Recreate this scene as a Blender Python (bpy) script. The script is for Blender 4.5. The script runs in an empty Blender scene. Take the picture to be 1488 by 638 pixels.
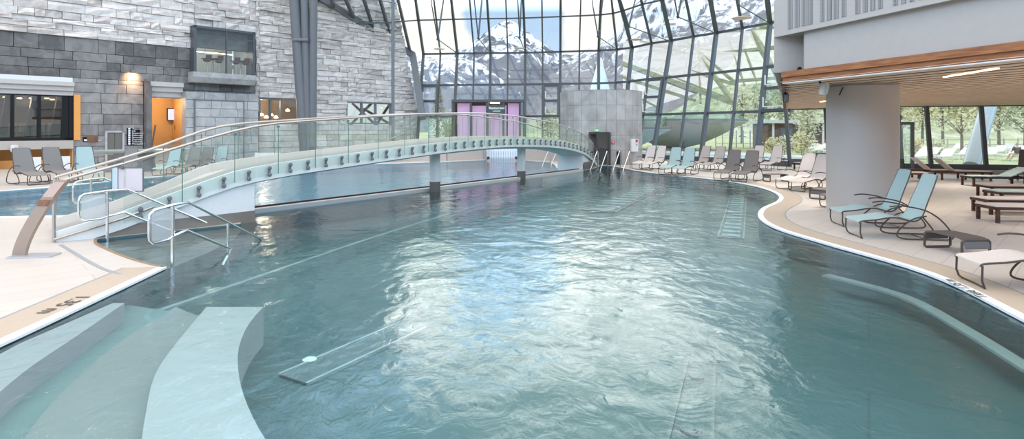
import bpy, bmesh, math, random
from mathutils import Vector, Matrix, noise
from mathutils.geometry import tessellate_polygon
R = math.radians
random.seed(7)
sc = bpy.context.scene
col = sc.collection
# ------------------------------------------------------------------ camera
F, CX, HY, H = 830.0, 744.0, 188.0, 2.0
cam = bpy.data.cameras.new('camera')
cam.sensor_width = 36; cam.lens = 36 * F / 1488
cam.shift_y = -(319 - HY) / 1488
cam.clip_end = 9000
co = bpy.data.objects.new('camera', cam); col.objects.link(co)
co.location = (0, 0, H); co.rotation_euler = (R(90), 0, 0)
sc.camera = co
sc.view_settings.view_transform = 'Standard'; sc.view_settings.look = 'None'
sc.view_settings.gamma = 1; sc.view_settings.use_curve_mapping = False
sc.view_settings.exposure = 0.27
try:
    sc.cycles.use_denoising = True
    sc.cycles.max_bounces = 10; sc.cycles.transparent_max_bounces = 24
    sc.cycles.diffuse_bounces = 3; sc.cycles.glossy_bounces = 3
    sc.cycles.sample_clamp_indirect = 4
    sc.cycles.caustics_reflective = False; sc.cycles.caustics_refractive = False
except Exception: pass

# ------------------------------------------------------------------ world
def NW(nt, t, **k):
    n = nt.nodes.new(t)
    for a, b in k.items():
        if a.startswith('i_'):
            n.inputs[a[2:].replace('_', ' ')].default_value = b
        else: setattr(n, a, b)
    return n
world = bpy.data.worlds.new('sky'); sc.world = world; world.use_nodes = True
nt = world.node_tree; nt.nodes.clear(); L = nt.links.new
out = NW(nt, 'ShaderNodeOutputWorld'); bg = NW(nt, 'ShaderNodeBackground'); L(bg.outputs[0], out.inputs[0])
tc = NW(nt, 'ShaderNodeTexCoord')
def wm(op, a, b=None, c=None, clamp=False):
    n = nt.nodes.new('ShaderNodeMath'); n.operation = op; n.use_clamp = clamp
    for i, v in enumerate((a, b, c)):
        if v is None: continue
        if isinstance(v, (int, float)): n.inputs[i].default_value = v
        else: L(v, n.inputs[i])
    return n.outputs[0]
sep = NW(nt, 'ShaderNodeSeparateXYZ'); L(tc.outputs['Generated'], sep.inputs[0])
def blob(px, py, rad, s=1.0):
    v = Vector(((px - CX) / F, 1, (HY - py) / F)).normalized()
    d = NW(nt, 'ShaderNodeVectorMath', operation='DISTANCE'); L(tc.outputs['Generated'], d.inputs[0]); d.inputs[1].default_value = v
    return wm('MULTIPLY', wm('SUBTRACT', 1.0, wm('DIVIDE', d.outputs['Value'], rad), clamp=True), s)
mp = NW(nt, 'ShaderNodeMapping'); L(tc.outputs['Generated'], mp.inputs[0]); mp.inputs['Scale'].default_value = (1, 1, 1.7)
n1 = NW(nt, 'ShaderNodeTexNoise', i_Scale=7.0, i_Detail=7.0, i_Roughness=.6); L(mp.outputs[0], n1.inputs['Vector'])
acc = wm('SUBTRACT', n1.outputs['Fac'], .62)
for b in [(640, 60, .17, 1.5), (560, 10, .2, 1.2), (860, 50, .14, 1.1), (930, -40, .25, 1.2), (900, -250, .42, 1.3), (1100, -200, .4, 1.0)]:
    acc = wm('ADD', acc, blob(*b))
acc = wm('ADD', acc, wm('MULTIPLY', blob(745, 15, .17), -2.6))
acc = wm('ADD', acc, wm('MULTIPLY', blob(700, -330, .25), -0.5))
up = NW(nt, 'ShaderNodeMapRange'); L(sep.outputs[2], up.inputs[0]); up.inputs[1].default_value = .45; up.inputs[2].default_value = .75; up.inputs[3].default_value = 0; up.inputs[4].default_value = .5
acc = wm('ADD', acc, up.outputs[0])
cloud = NW(nt, 'ShaderNodeMapRange'); L(acc, cloud.inputs[0]); cloud.inputs[1].default_value = -.02; cloud.inputs[2].default_value = .25
cr = NW(nt, 'ShaderNodeValToRGB'); L(sep.outputs[2], cr.inputs[0])
cr.color_ramp.elements[0].color = (.80, .84, .88, 1); cr.color_ramp.elements[0].position = 0.0
cr.color_ramp.elements[1].color = (.44, .60, .82, 1); cr.color_ramp.elements[1].position = .3
e = cr.color_ramp.elements.new(.16); e.color = (.50, .66, .88, 1)
# clouds near the frame are toned, higher up they are brighter
cb = NW(nt, 'ShaderNodeValToRGB'); L(sep.outputs[2], cb.inputs[0])
cb.color_ramp.elements[0].position = .2; cb.color_ramp.elements[0].color = (.185, .185, .185, 1)
cb.color_ramp.elements[1].position = .5; cb.color_ramp.elements[1].color = (.33, .33, .33, 1)
for p_, v_ in ((.25, 1.0), (.36, 1.0)):
    e = cb.color_ramp.elements.new(p_); e.color = (v_, v_, v_, 1)
cc = NW(nt, 'ShaderNodeMix', data_type='RGBA'); L(cloud.outputs[0], cc.inputs[0]); L(cr.outputs[0], cc.inputs[6]); cc.inputs[7].default_value = (1, .955, .895, 1)
L(cc.outputs[2], bg.inputs[0]); cbm = wm('MULTIPLY', cb.outputs[0], 5.4); L(cbm, bg.inputs[1])
world.cycles.sampling_method = 'MANUAL'; world.cycles.sample_map_resolution = 512

# ------------------------------------------------------------------ helpers
def P(px, py, z=0.0):
    Y = (H - z) * F / (py - HY); return Vector(((px - CX) / F * Y, Y, z))
def W(px, py, Y): return Vector(((px - CX) / F * Y, Y, H + (HY - py) / F * Y))
def ray_line(px, a, b):            # plan intersection of a view column with the line a-b
    r = (px - CX) / F; dx, dy = b[0] - a[0], b[1] - a[1]
    t = (r * a[1] - a[0]) / (dx - r * dy)
    return a[0] + dx * t, a[1] + dy * t, t
MATS = {}
def mat(name, color=(.8, .8, .8), rough=.5, metal=0.0, noise_s=0, noise_amt=.0, bump=0.0, bump_s=20, emit=None, es=1.0, dist=.02, spec=.5):
    if name in MATS: return MATS[name]
    m = bpy.data.materials.new(name); m.use_nodes = True; t = m.node_tree; b = t.nodes['Principled BSDF']
    b.inputs['Base Color'].default_value = (*color, 1); b.inputs['Roughness'].default_value = rough; b.inputs['Metallic'].default_value = metal
    b.inputs['Specular IOR Level'].default_value = spec
    tcn = t.nodes.new('ShaderNodeTexCoord')
    ns = t.nodes.new('ShaderNodeTexNoise'); ns.inputs['Scale'].default_value = noise_s or 6; ns.inputs['Detail'].default_value = 5
    t.links.new(tcn.outputs['Object'], ns.inputs['Vector'])
    mx = t.nodes.new('ShaderNodeMix'); mx.data_type = 'RGBA'
    a = noise_amt or .06
    mx.inputs[6].default_value = (*[c * (1 - a) for c in color], 1); mx.inputs[7].default_value = (*[min(1, c * (1 + a)) for c in color], 1)
    t.links.new(ns.outputs['Fac'], mx.inputs[0]); t.links.new(mx.outputs[2], b.inputs['Base Color'])
    if bump:
        n2 = t.nodes.new('ShaderNodeTexNoise'); n2.inputs['Scale'].default_value = bump_s; n2.inputs['Detail'].default_value = 4
        t.links.new(tcn.outputs['Object'], n2.inputs['Vector'])
        bp = t.nodes.new('ShaderNodeBump'); bp.inputs['Strength'].default_value = bump; bp.inputs['Distance'].default_value = dist
        t.links.new(n2.outputs['Fac'], bp.inputs['Height']); t.links.new(bp.outputs[0], b.inputs['Normal'])
    if emit:
        b.inputs['Emission Color'].default_value = (*emit, 1); b.inputs['Emission Strength'].default_value = es
    MATS[name] = m; return m
def schlick(t, f0, normal=None):
    """reflectance that is the same from either side of a thin sheet"""
    g = t.nodes.new('ShaderNodeNewGeometry'); d = t.nodes.new('ShaderNodeVectorMath'); d.operation = 'DOT_PRODUCT'; K = t.links.new
    K(g.outputs['Incoming'], d.inputs[0]); K(normal if normal is not None else g.outputs['Normal'], d.inputs[1])
    def M(op, a, b, cl=False):
        n = t.nodes.new('ShaderNodeMath'); n.operation = op; n.use_clamp = cl
        for i, v in enumerate((a, b)):
            if v is None: continue
            if isinstance(v, (int, float)): n.inputs[i].default_value = v
            else: K(v, n.inputs[i])
        return n.outputs[0]
    c = M('SUBTRACT', 1.0, M('ABSOLUTE', d.outputs['Value'], None), True)
    return M('ADD', M('MULTIPLY', M('POWER', c, 5.0), 1 - f0), f0, True)
def glass(name, tint=(.9, .95, .93), refl=1.0, rough=0.0):
    if name in MATS: return MATS[name]
    m = bpy.data.materials.new(name); m.use_nodes = True; t = m.node_tree; t.nodes.clear()
    o = t.nodes.new('ShaderNodeOutputMaterial'); mix = t.nodes.new('ShaderNodeMixShader'); tr = t.nodes.new('ShaderNodeBsdfTransparent'); g = t.nodes.new('ShaderNodeBsdfGlossy')
    fr = schlick(t, .06)
    ml = t.nodes.new('ShaderNodeMath'); ml.operation = 'MULTIPLY'; ml.inputs[1].default_value = refl; ml.use_clamp = True
    tr.inputs[0].default_value = (*tint, 1); g.inputs['Roughness'].default_value = rough
    t.links.new(fr, ml.inputs[0]); t.links.new(ml.outputs[0], mix.inputs[0]); t.links.new(tr.outputs[0], mix.inputs[1]); t.links.new(g.outputs[0], mix.inputs[2]); t.links.new(mix.outputs[0], o.inputs[0])
    MATS[name] = m; return m

class MB:
    def __init__(s): s.b = bmesh.new()
    def face(s, pts):
        vs = [s.b.verts.new(p) for p in pts]
        try: return s.b.faces.new(vs)
        except ValueError: return None
    def box(s, c, d, M=None, bev=0):
        g = bmesh.ops.create_cube(s.b, size=1)['verts']
        X = Matrix.Translation(Vector(c)) @ Matrix.Diagonal((*d, 1))
        if M is not None: X = M @ X
        bmesh.ops.transform(s.b, matrix=X, verts=g)
        if bev:
            ed = list({e for v in g for e in v.link_edges})
            bmesh.ops.bevel(s.b, geom=ed, offset=bev, segments=2, affect='EDGES')
        return s
    def prism(s, poly, z0, z1):
        n = len(poly)
        lo = [s.b.verts.new((p[0], p[1], z0)) for p in poly]; hi = [s.b.verts.new((p[0], p[1], z1)) for p in poly]
        s.b.faces.new(hi); s.b.faces.new(lo[::-1])
        for i in range(n): s.b.faces.new((lo[i], lo[(i + 1) % n], hi[(i + 1) % n], hi[i]))
        return s
    def slabpoly(s, pts, off):       # planar polygon pts (3D) extruded by vector off
        off = Vector(off); n = len(pts)
        lo = [s.b.verts.new(p) for p in pts]; hi = [s.b.verts.new(Vector(p) + off) for p in pts]
        s.b.faces.new(hi); s.b.faces.new(lo[::-1])
        for i in range(n): s.b.faces.new((lo[i], lo[(i + 1) % n], hi[(i + 1) % n], hi[i]))
        return s
    def tube(s, pts, r, seg=8, closed=False, r1=None):
        pts = [Vector(p) for p in pts]; n = len(pts); rings = []; up = None
        for i, p in enumerate(pts):
            if closed: t = (pts[(i + 1) % n] - pts[i - 1])
            else: t = pts[min(i + 1, n - 1)] - pts[max(i - 1, 0)]
            t.normalize()
            if up is None: up = Vector((0, 0, 1)) if abs(t.z) < .9 else Vector((0, 1, 0))
            a = t.cross(up)
            if a.length < 1e-4: a = t.orthogonal()
            a.normalize(); bb = a.cross(t).normalized(); up = bb
            rr = r if r1 is None else r + (r1 - r) * i / (n - 1)
            rings.append([s.b.verts.new(p + (a * math.cos(2 * math.pi * k / seg) + bb * math.sin(2 * math.pi * k / seg)) * rr) for k in range(seg)])
        m = n if closed else n - 1
        for i in range(m):
            A, B = rings[i], rings[(i + 1) % n]
            for k in range(seg): s.b.faces.new((A[k], A[(k + 1) % seg], B[(k + 1) % seg], B[k]))
        if not closed: s.b.faces.new(rings[0][::-1]); s.b.faces.new(rings[-1])
        return s
    def bar(s, a, b, w, d, up=(0, 0, 1)):      # rectangular bar from a to b; w sideways, d along up
        a, b = Vector(a), Vector(b); t = (b - a); ln = t.length; t.normalize(); up = Vector(up)
        x = t.cross(up)
        if x.length < 1e-4: x = t.orthogonal()
        x.normalize(); y = x.cross(t).normalized()
        M = Matrix((( x.x, t.x, y.x, (a.x + b.x) / 2), (x.y, t.y, y.y, (a.y + b.y) / 2), (x.z, t.z, y.z, (a.z + b.z) / 2), (0, 0, 0, 1)))
        return s.box((0, 0, 0), (w, ln, d), M)
    def lathe(s, prof, c=(0, 0, 0), seg=24, M=None):
        rings = []
        for r, z in prof: rings.append([s.b.verts.new((c[0] + r * math.cos(2 * math.pi * k / seg), c[1] + r * math.sin(2 * math.pi * k / seg), c[2] + z)) for k in range(seg)])
        for A, B in zip(rings, rings[1:]):
            for k in range(seg): s.b.faces.new((A[k], A[(k + 1) % seg], B[(k + 1) % seg], B[k]))
        s.b.faces.new(rings[0][::-1]); s.b.faces.new(rings[-1])
        if M is not None: bmesh.ops.transform(s.b, matrix=M, verts=[v for r in rings for v in r])
        return s
    def build(s, name, m, parent=None, smooth=False, **k):
        me = bpy.data.meshes.new(name); bmesh.ops.recalc_face_normals(s.b, faces=s.b.faces); s.b.to_mesh(me); s.b.free()
        o = bpy.data.objects.new(name, me); me.materials.append(m); col.objects.link(o)
        if smooth:
            for p in me.polygons: p.use_smooth = True
            try: me.set_sharp_from_angle(angle=R(40))
            except Exception: pass
        if parent is not None: o.parent = parent
        for a, b in k.items(): o[a] = b
        return o
def empty(name, loc, rz=0, **k):
    o = bpy.data.objects.new(name, None); col.objects.link(o); o.location = loc; o.rotation_euler = (0, 0, rz)
    for a, b in k.items(): o[a] = b
    return o
def struct(name, mb, m, label=None, **k):
    o = mb.build(name, m, **k); o['kind'] = 'structure'
    if label: o['label'] = label
    return o
def kids(o): return [c for c in list(bpy.data.objects) if c.parent == o]
def copy_tree(o, parent=None, km=None):
    if km is None:
        km = {}
        for c in bpy.data.objects:
            if c.parent: km.setdefault(c.parent, []).append(c)
    c = o.copy(); col.objects.link(c); c.parent = parent
    for ch in km.get(o, []): copy_tree(ch, c, km)
    return c
def text(body, size, M, m, parent, name='lettering', ext=.004, align='LEFT'):
    cu = bpy.data.curves.new(name, 'FONT'); cu.body = body; cu.size = size; cu.extrude = ext; cu.align_x = align
    o = bpy.data.objects.new(name, cu); col.objects.link(o); dg = bpy.context.evaluated_depsgraph_get()
    me = bpy.data.meshes.new_from_object(o.evaluated_get(dg)); bpy.data.objects.remove(o); bpy.data.curves.remove(cu)
    me.transform(M); me.name = name; me.materials.clear(); me.materials.append(m)
    t = bpy.data.objects.new(name, me); col.objects.link(t)
    if parent is not None: t.parent = parent
    return t
def catmull(pts, n=6):
    pts = [Vector(p) for p in pts]; o = []
    for i in range(len(pts) - 1):
        p0, p1, p2, p3 = pts[max(i - 1, 0)], pts[i], pts[i + 1], pts[min(i + 2, len(pts) - 1)]
        for k in range(n):
            t = k / n; o.append(.5 * ((2 * p1) + (p2 - p0) * t + (2 * p0 - 5 * p1 + 4 * p2 - p3) * t * t + (3 * p1 - p0 - 3 * p2 + p3) * t ** 3))
    o.append(pts[-1]); return o

# ------------------------------------------------------------------ materials
steel = mat('brushed_steel', (.50, .465, .435), .35, 1.0)
alu = mat('dark_grey_frame', (.085, .09, .095), .45, .2)
alu2 = mat('mid_grey_frame', (.16, .17, .18), .45, .2)
pillar_m = mat('grey_painted_steel', (.15, .158, .165), .38)
orange_m = mat('orange_paint', (.75, .33, .08), .7)
white_m = mat('white_paint', (.74, .73, .71), .6)
white_lam = mat('white_plaster', (.66, .65, .63), .7)
tan_m = mat('tan_plaster', (.46, .40, .34), .7)
black_m = mat('black_plastic', (.012, .012, .013), .6, spec=.2)
brown_m = mat('bronze_tube', (.075, .055, .045), .4, .3)
wood_m = None
def wood(name, base, dark, sx=1.2, sy=14, rot=0):
    m = bpy.data.materials.new(name); m.use_nodes = True; t = m.node_tree; b = t.nodes['Principled BSDF']
    tcn = t.nodes.new('ShaderNodeTexCoord'); mpn = t.nodes.new('ShaderNodeMapping'); mpn.inputs['Scale'].default_value = (sx, sx, sy)
    ns = t.nodes.new('ShaderNodeTexNoise'); ns.inputs['Scale'].default_value = 2; ns.inputs['Detail'].default_value = 6
    rp = t.nodes.new('ShaderNodeValToRGB'); rp.color_ramp.elements[0].color = (*dark, 1); rp.color_ramp.elements[1].color = (*base, 1)
    rp.color_ramp.elements[0].position = .35; rp.color_ramp.elements[1].position = .65
    t.links.new(tcn.outputs['Object'], mpn.inputs[0]); t.links.new(mpn.outputs[0], ns.inputs['Vector']); t.links.new(ns.outputs['Fac'], rp.inputs[0]); t.links.new(rp.outputs[0], b.inputs['Base Color'])
    b.inputs['Roughness'].default_value = .55; b.inputs['Specular IOR Level'].default_value = .25; return m
wood_m = wood('larch_wood', (.42, .18, .075), (.26, .10, .045))
slat_m = wood('ceiling_slat_wood', (.78, .60, .45), (.64, .47, .34), 2, 3)
darkwood = wood('dark_wood', (.09, .04, .025), (.05, .022, .015))

def stone_mat(name, c1, c2, c3, bump=.5, s=3.0, rough=.85, brick=None):
    m = bpy.data.materials.new(name); m.use_nodes = True; t = m.node_tree; b = t.nodes['Principled BSDF']; K = t.links.new
    tcn = t.nodes.new('ShaderNodeTexCoord'); geo = t.nodes.new('ShaderNodeNewGeometry')
    ns = t.nodes.new('ShaderNodeTexNoise'); ns.inputs['Scale'].default_value = s; ns.inputs['Detail'].default_value = 9; ns.inputs['Roughness'].default_value = .65; ns.inputs['Distortion'].default_value = .8
    K(tcn.outputs['Object'], ns.inputs['Vector'])
    rp = t.nodes.new('ShaderNodeValToRGB'); rp.color_ramp.elements[0].color = (*c1, 1); rp.color_ramp.elements[1].color = (*c3, 1); rp.color_ramp.elements[0].position = .3; rp.color_ramp.elements[1].position = .72
    e = rp.color_ramp.elements.new(.5); e.color = (*c2, 1)
    ad = t.nodes.new('ShaderNodeMath'); ad.operation = 'MULTIPLY_ADD'; ad.inputs[1].default_value = .35; ad.use_clamp = True
    K(geo.outputs['Random Per Island'], ad.inputs[0])
    sb = t.nodes.new('ShaderNodeMath'); sb.operation = 'SUBTRACT'; sb.inputs[1].default_value = .17; K(ns.outputs['Fac'], sb.inputs[0]); K(sb.outputs[0], ad.inputs[2])
    K(ad.outputs[0], rp.inputs[0]); K(rp.outputs[0], b.inputs['Base Color']); b.inputs['Roughness'].default_value = rough
    bp = t.nodes.new('ShaderNodeBump'); bp.inputs['Strength'].default_value = bump; bp.inputs['Distance'].default_value = .06; K(ns.outputs['Fac'], bp.inputs['Height']); K(bp.outputs[0], b.inputs['Normal'])
    return m
light_stone = stone_mat('split_face_quartzite', (.47, .425, .39), (.62, .57, .53), (.75, .70, .655), .7, 2.2)
slate2 = stone_mat('mid_slate', (.15, .14, .13), (.225, .21, .195), (.32, .30, .28), .35, 1.6, .6)
slate = stone_mat('dark_slate', (.09, .085, .08), (.15, .142, .134), (.24, .226, .212), .35, 1.6, .6)
mid_stone = stone_mat('grey_honed_stone', (.26, .26, .25), (.36, .36, .35), (.46, .455, .44), .2, 1.8, .6)

# deck tiles
def tile_mat(name, c, joint, w, h, rot, off=.5):
    m = bpy.data.materials.new(name); m.use_nodes = True; t = m.node_tree; b = t.nodes['Principled BSDF']; K = t.links.new
    tcn = t.nodes.new('ShaderNodeTexCoord'); mpn = t.nodes.new('ShaderNodeMapping'); mpn.inputs['Rotation'].default_value = (0, 0, rot)
    br = t.nodes.new('ShaderNodeTexBrick'); br.inputs['Scale'].default_value = 1; br.inputs['Brick Width'].default_value = w; br.inputs['Row Height'].default_value = h
    br.inputs['Mortar Size'].default_value = .006; br.inputs['Mortar Smooth'].default_value = .2; br.offset = off
    br.inputs['Color1'].default_value = (*c, 1); br.inputs['Color2'].default_value = (*[x * .95 for x in c], 1); br.inputs['Mortar'].default_value = (*joint, 1)
    K(tcn.outputs['Object'], mpn.inputs[0]); K(mpn.outputs[0], br.inputs['Vector']); K(br.outputs['Color'], b.inputs['Base Color'])
    ns = t.nodes.new('ShaderNodeTexNoise'); ns.inputs['Scale'].default_value = .8; ns.inputs['Detail'].default_value = 6; K(tcn.outputs['Object'], ns.inputs['Vector'])
    mr = t.nodes.new('ShaderNodeMapRange'); mr.inputs[3].default_value = .28; mr.inputs[4].default_value = .5; K(ns.outputs['Fac'], mr.inputs[0]); K(mr.outputs[0], b.inputs['Roughness'])
    mx = t.nodes.new('ShaderNodeMix'); mx.data_type = 'RGBA'; mx.blend_type = 'MULTIPLY'; mx.inputs[0].default_value = 1
    r2 = t.nodes.new('ShaderNodeMapRange'); r2.inputs[3].default_value = .92; r2.inputs[4].default_value = 1.05; K(ns.outputs['Fac'], r2.inputs[0])
    K(br.outputs['Color'], mx.inputs[6]); K(r2.outputs[0], mx.inputs[7]); K(mx.outputs[2], b.inputs['Base Color'])
    return m
deck_m = tile_mat('cream_deck_tiles', (.60, .53, .475), (.40, .35, .31), 2.6, .42, R(-44))
tan_cop = mat('tan_overflow_grate', (.47, .375, .29), .6, bump=.3, bump_s=60)
white_cop = mat('white_coping', (.85, .86, .86), .35)
grey_joint = mat('grey_joint_strip', (.30, .30, .31), .5)

# basin and water
def basin_mat(blue=False):
    m = bpy.data.materials.new('stainless_basin'); m.use_nodes = True; t = m.node_tree; b = t.nodes['Principled BSDF']; K = t.links.new
    tcn = t.nodes.new('ShaderNodeTexCoord'); vo = t.nodes.new('ShaderNodeTexVoronoi'); vo.inputs['Scale'].default_value = 15; vo.inputs['Randomness'].default_value = 0
    K(tcn.outputs['Object'], vo.inputs['Vector'])
    mr = t.nodes.new('ShaderNodeMapRange'); mr.inputs[1].default_value = .16; mr.inputs[2].default_value = .26; K(vo.outputs['Distance'], mr.inputs[0])
    br = t.nodes.new('ShaderNodeTexBrick'); br.inputs['Scale'].default_value = 1; br.inputs['Brick Width'].default_value = 3.2; br.inputs['Row Height'].default_value = 1.6; br.inputs['Mortar Size'].default_value = .012
    br.inputs['Color1'].default_value = (.06, .125, .133, 1); br.inputs['Color2'].default_value = (.056, .118, .126, 1); br.inputs['Mortar'].default_value = (.05, .09, .10, 1)
    mpn = t.nodes.new('ShaderNodeMapping'); mpn.inputs['Rotation'].default_value = (0, 0, R(32)); K(tcn.outputs['Object'], mpn.inputs[0]); K(mpn.outputs[0], br.inputs['Vector'])
    mx = t.nodes.new('ShaderNodeMix'); mx.data_type = 'RGBA'; K(mr.outputs[0], mx.inputs[0]); mx.inputs[6].default_value = (.24, .42, .48, 1) if blue else (.03, .065, .075, 1); K(br.outputs['Color'], mx.inputs[7])
    K(mx.outputs[2], b.inputs['Base Color']); b.inputs['Roughness'].default_value = .5; b.inputs['Metallic'].default_value = .1
    if blue: br.inputs['Color1'].default_value = (.22, .40, .47, 1); br.inputs['Color2'].default_value = (.20, .37, .44, 1)
    return m
basin_m = basin_mat()
def water_mat(name, tint, d1, d2, s):
    m = bpy.data.materials.new(name); m.use_nodes = True; t = m.node_tree; t.nodes.clear(); K = t.links.new
    o = t.nodes.new('ShaderNodeOutputMaterial'); mix = t.nodes.new('ShaderNodeMixShader'); tr = t.nodes.new('ShaderNodeBsdfTransparent'); g = t.nodes.new('ShaderNodeBsdfGlossy')
    g.inputs['Roughness'].default_value = .015; tr.inputs[0].default_value = (*tint, 1)
    tcn = t.nodes.new('ShaderNodeTexCoord'); mpn = t.nodes.new('ShaderNodeMapping'); mpn.inputs['Scale'].default_value = (1, .75, 1); mpn.inputs['Rotation'].default_value = (0, 0, R(15)); K(tcn.outputs['Object'], mpn.inputs[0])
    a = t.nodes.new('ShaderNodeTexNoise'); a.inputs['Scale'].default_value = s; a.inputs['Detail'].default_value = 5; a.inputs['Roughness'].default_value = .55; a.inputs['Distortion'].default_value = 1.2; K(mpn.outputs[0], a.inputs['Vector'])
    c = t.nodes.new('ShaderNodeTexNoise'); c.inputs['Scale'].default_value = s * .28; c.inputs['Detail'].default_value = 2; c.inputs['Distortion'].default_value = .6; K(mpn.outputs[0], c.inputs['Vector'])
    b1 = t.nodes.new('ShaderNodeBump'); b1.inputs['Strength'].default_value = 1; b1.inputs['Distance'].default_value = d1; K(a.outputs['Fac'], b1.inputs['Height'])
    b2 = t.nodes.new('ShaderNodeBump'); b2.inputs['Strength'].default_value = 1; b2.inputs['Distance'].default_value = d2; K(c.outputs['Fac'], b2.inputs['Height']); K(b1.outputs[0], b2.inputs['Normal'])
    fr = schlick(t, .02, b2.outputs[0]); K(b2.outputs[0], g.inputs['Normal'])
    K(fr, mix.inputs[0]); K(tr.outputs[0], mix.inputs[1]); K(g.outputs[0], mix.inputs[2]); K(mix.outputs[0], o.inputs[0])
    return m
water_m = water_mat('pool_water', (.77, .93, .935), .0095, .034, 4.2)
water2_m = water_mat('back_pool_water', (.75, .92, .98), .014, .03, 4.0)

# ------------------------------------------------------------------ plan curves
left_path = [(-4.45, .5), (-4.7, 3.5), (-4.77, 5.3), (-4.88, 6.6), (-5.04, 8.3)]
ramp_path = [(-5.04, 8.3), (-5.75, 8.75), (-6.55, 9.38), (-7.25, 10.0), (-7.57, 10.44)]
right_path = [(5.5, 31.2), (5.7, 30.2), (6.1, 27.6), (6.9, 25.3), (7.9, 23.4), (8.5, 21.4), (8.55, 19.4), (8.15, 17.5), (7.45, 16), (6.3, 14.4), (5.6, 12.9), (5.36, 11.5), (5.5, 10.1), (5.78, 7.95), (5.36, 5.89), (4.75, 3.5), (4.1, .5)]
LP = catmull([(*p, 0) for p in left_path], 5); RPt = catmull([(*p, 0) for p in ramp_path], 4); RT = catmull([(*p, 0) for p in right_path], 6)
main_poly = [tuple(p[:2]) for p in LP] + [tuple(p[:2]) for p in RPt[1:]] + [(-5.75, 12.1), (-6.45, 13.6), (3.4, 27.6), (4.3, 29.5), (4.9, 31.4)] + [tuple(p[:2]) for p in RT]
back_poly = [(-22, 12.3), (-11.7, 13.1), (-6.6, 13.75), (3.25, 27.75), (2.3, 29.5), (2.4, 32), (2.3, 34.5), (.6, 36.9), (.6, 41.5), (-1.8, 41.5), (-1.8, 36.9), (-3.8, 35.3), (-5.9, 33.9), (-9, 32.5), (-12, 30.5), (-14.2, 27.2), (-15, 23.4), (-15.9, 19.5), (-16.6, 18.3), (-22, 17.0)]
def tess(polys, z, mb):
    vs = [Vector((p[0], p[1], 0)) for q in polys for p in q]
    bv = [mb.b.verts.new((v.x, v.y, z)) for v in vs]
    for t in tessellate_polygon([[Vector((p[0], p[1], 0)) for p in q] for q in polys]):
        try: mb.b.faces.new([bv[i] for i in t])
        except ValueError: pass
    return mb
# interior floor outline (a wall on the left, facade on the far and right side)
deck_outer = [(-36, -2), (30, -2), (30, 23.9), (22.7, 25.3), (18.07, 26.5), (16.3, 29.2), (15.3, 31.7), (13.9, 34.6), (12.0, 37.2), (9.8, 40.2), (8.0, 43.0), (4, 44.6), (-4, 45.2), (-8.2, 46.6), (-8, 49), (-36, 19)]
mb = MB(); tess([deck_outer, main_poly, back_poly], 0, mb)
struct('floor', mb, deck_m, 'cream tiled pool deck around both pools')
def basin(name, poly, depth, label):
    mb = MB(); tess([poly], -depth, mb)
    n = len(poly)
    for i in range(n):
        a, b = poly[i], poly[(i + 1) % n]; mb.face([(a[0], a[1], -depth), (b[0], b[1], -depth), (b[0], b[1], -.0), (a[0], a[1], -.0)])
    struct(name, mb, basin_m, label)
basin('trim_1', main_poly, .5, 'stainless steel basin of the large front pool')
basin_m = basin_mat(True)
basin('trim_2', back_poly, .5, 'stainless steel basin of the pool behind the footbridge')
mb = MB(); tess([main_poly], -.035, mb); mb.build('pool_water', water_m, kind='stuff', label='rippled turquoise water filling the large front pool', category='water')
mb = MB(); tess([back_poly], -.02, mb); mb.build('pool_water', water2_m, kind='stuff', label='rippled blue water of the pool behind the footbridge', category='water')
def offset(path, d):
    o = []
    for i, p in enumerate(path):
        t = (path[min(i + 1, len(path) - 1)] - path[max(i - 1, 0)]).normalized(); n = Vector((t.y, -t.x, 0)); o.append(p + n * d)
    return o
def strip(path, d0, d1, z, side=1):
    mb = MB(); A = offset(path, d0 * side); B = offset(path, d1 * side)
    A = [Vector((p.x, p.y, z)) for p in A]; B = [Vector((p.x, p.y, z)) for p in B]
    va = [mb.b.verts.new(p) for p in A]; vb = [mb.b.verts.new(p) for p in B]
    la = [mb.b.verts.new(p - Vector((0, 0, .03))) for p in A]; lb = [mb.b.verts.new(p - Vector((0, 0, .03))) for p in B]
    for i in range(len(A) - 1):
        mb.b.faces.new((va[i], va[i + 1], vb[i + 1], vb[i])); mb.b.faces.new((va[i], la[i], la[i + 1], va[i + 1])); mb.b.faces.new((vb[i], vb[i + 1], lb[i + 1], lb[i]))
    return mb
k = 3
def edge(path, side, where):
    global k
    for d0, d1, z, m, w in ((-.02, .10, .006, white_cop, 'white coping strip'), (.10, .55, .004, tan_cop, 'tan overflow grate'), (.55, .585, .0055, grey_joint, 'thin grey channel line')):
        struct('trim_%d' % k, strip(path, d0, d1, z, side), m, w + ' along the ' + where); k += 1
edge(LP, -1, 'left edge of the front pool')
edge(RT, -1, 'right edge of the front pool')
far_tan = strip(RPt, 0, .05, .006, -1); struct('trim_%d' % k, far_tan, mat('rust_edge', (.28, .17, .09), .6), 'brown metal edge where the deck meets the entry steps'); k += 1
gp = catmull([P(88, 356), P(100, 363), P(125, 378), P(150, 391), P(176, 399)], 4)
struct('trim_%d' % k, strip(gp, -.03, .03, .005, 1), grey_joint, 'curved grey joint line in the deck beside the entry handrails'); k += 1
# far bank of back pool
bk = [Vector((*p, 0)) for p in back_poly[11:]]
struct('trim_%d' % k, strip(bk, 0, .3, .006, 1), white_cop, 'pale coping along the far bank of the back pool'); k += 1
struct('trim_%d' % k, strip([Vector((-22, 12.3, 0)), Vector((-11.7, 13.1, 0)), Vector((-6.6, 13.75, 0))], 0, .25, .006, 1), white_cop, 'pale coping along the near bank of the back pool'); k += 1
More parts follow.
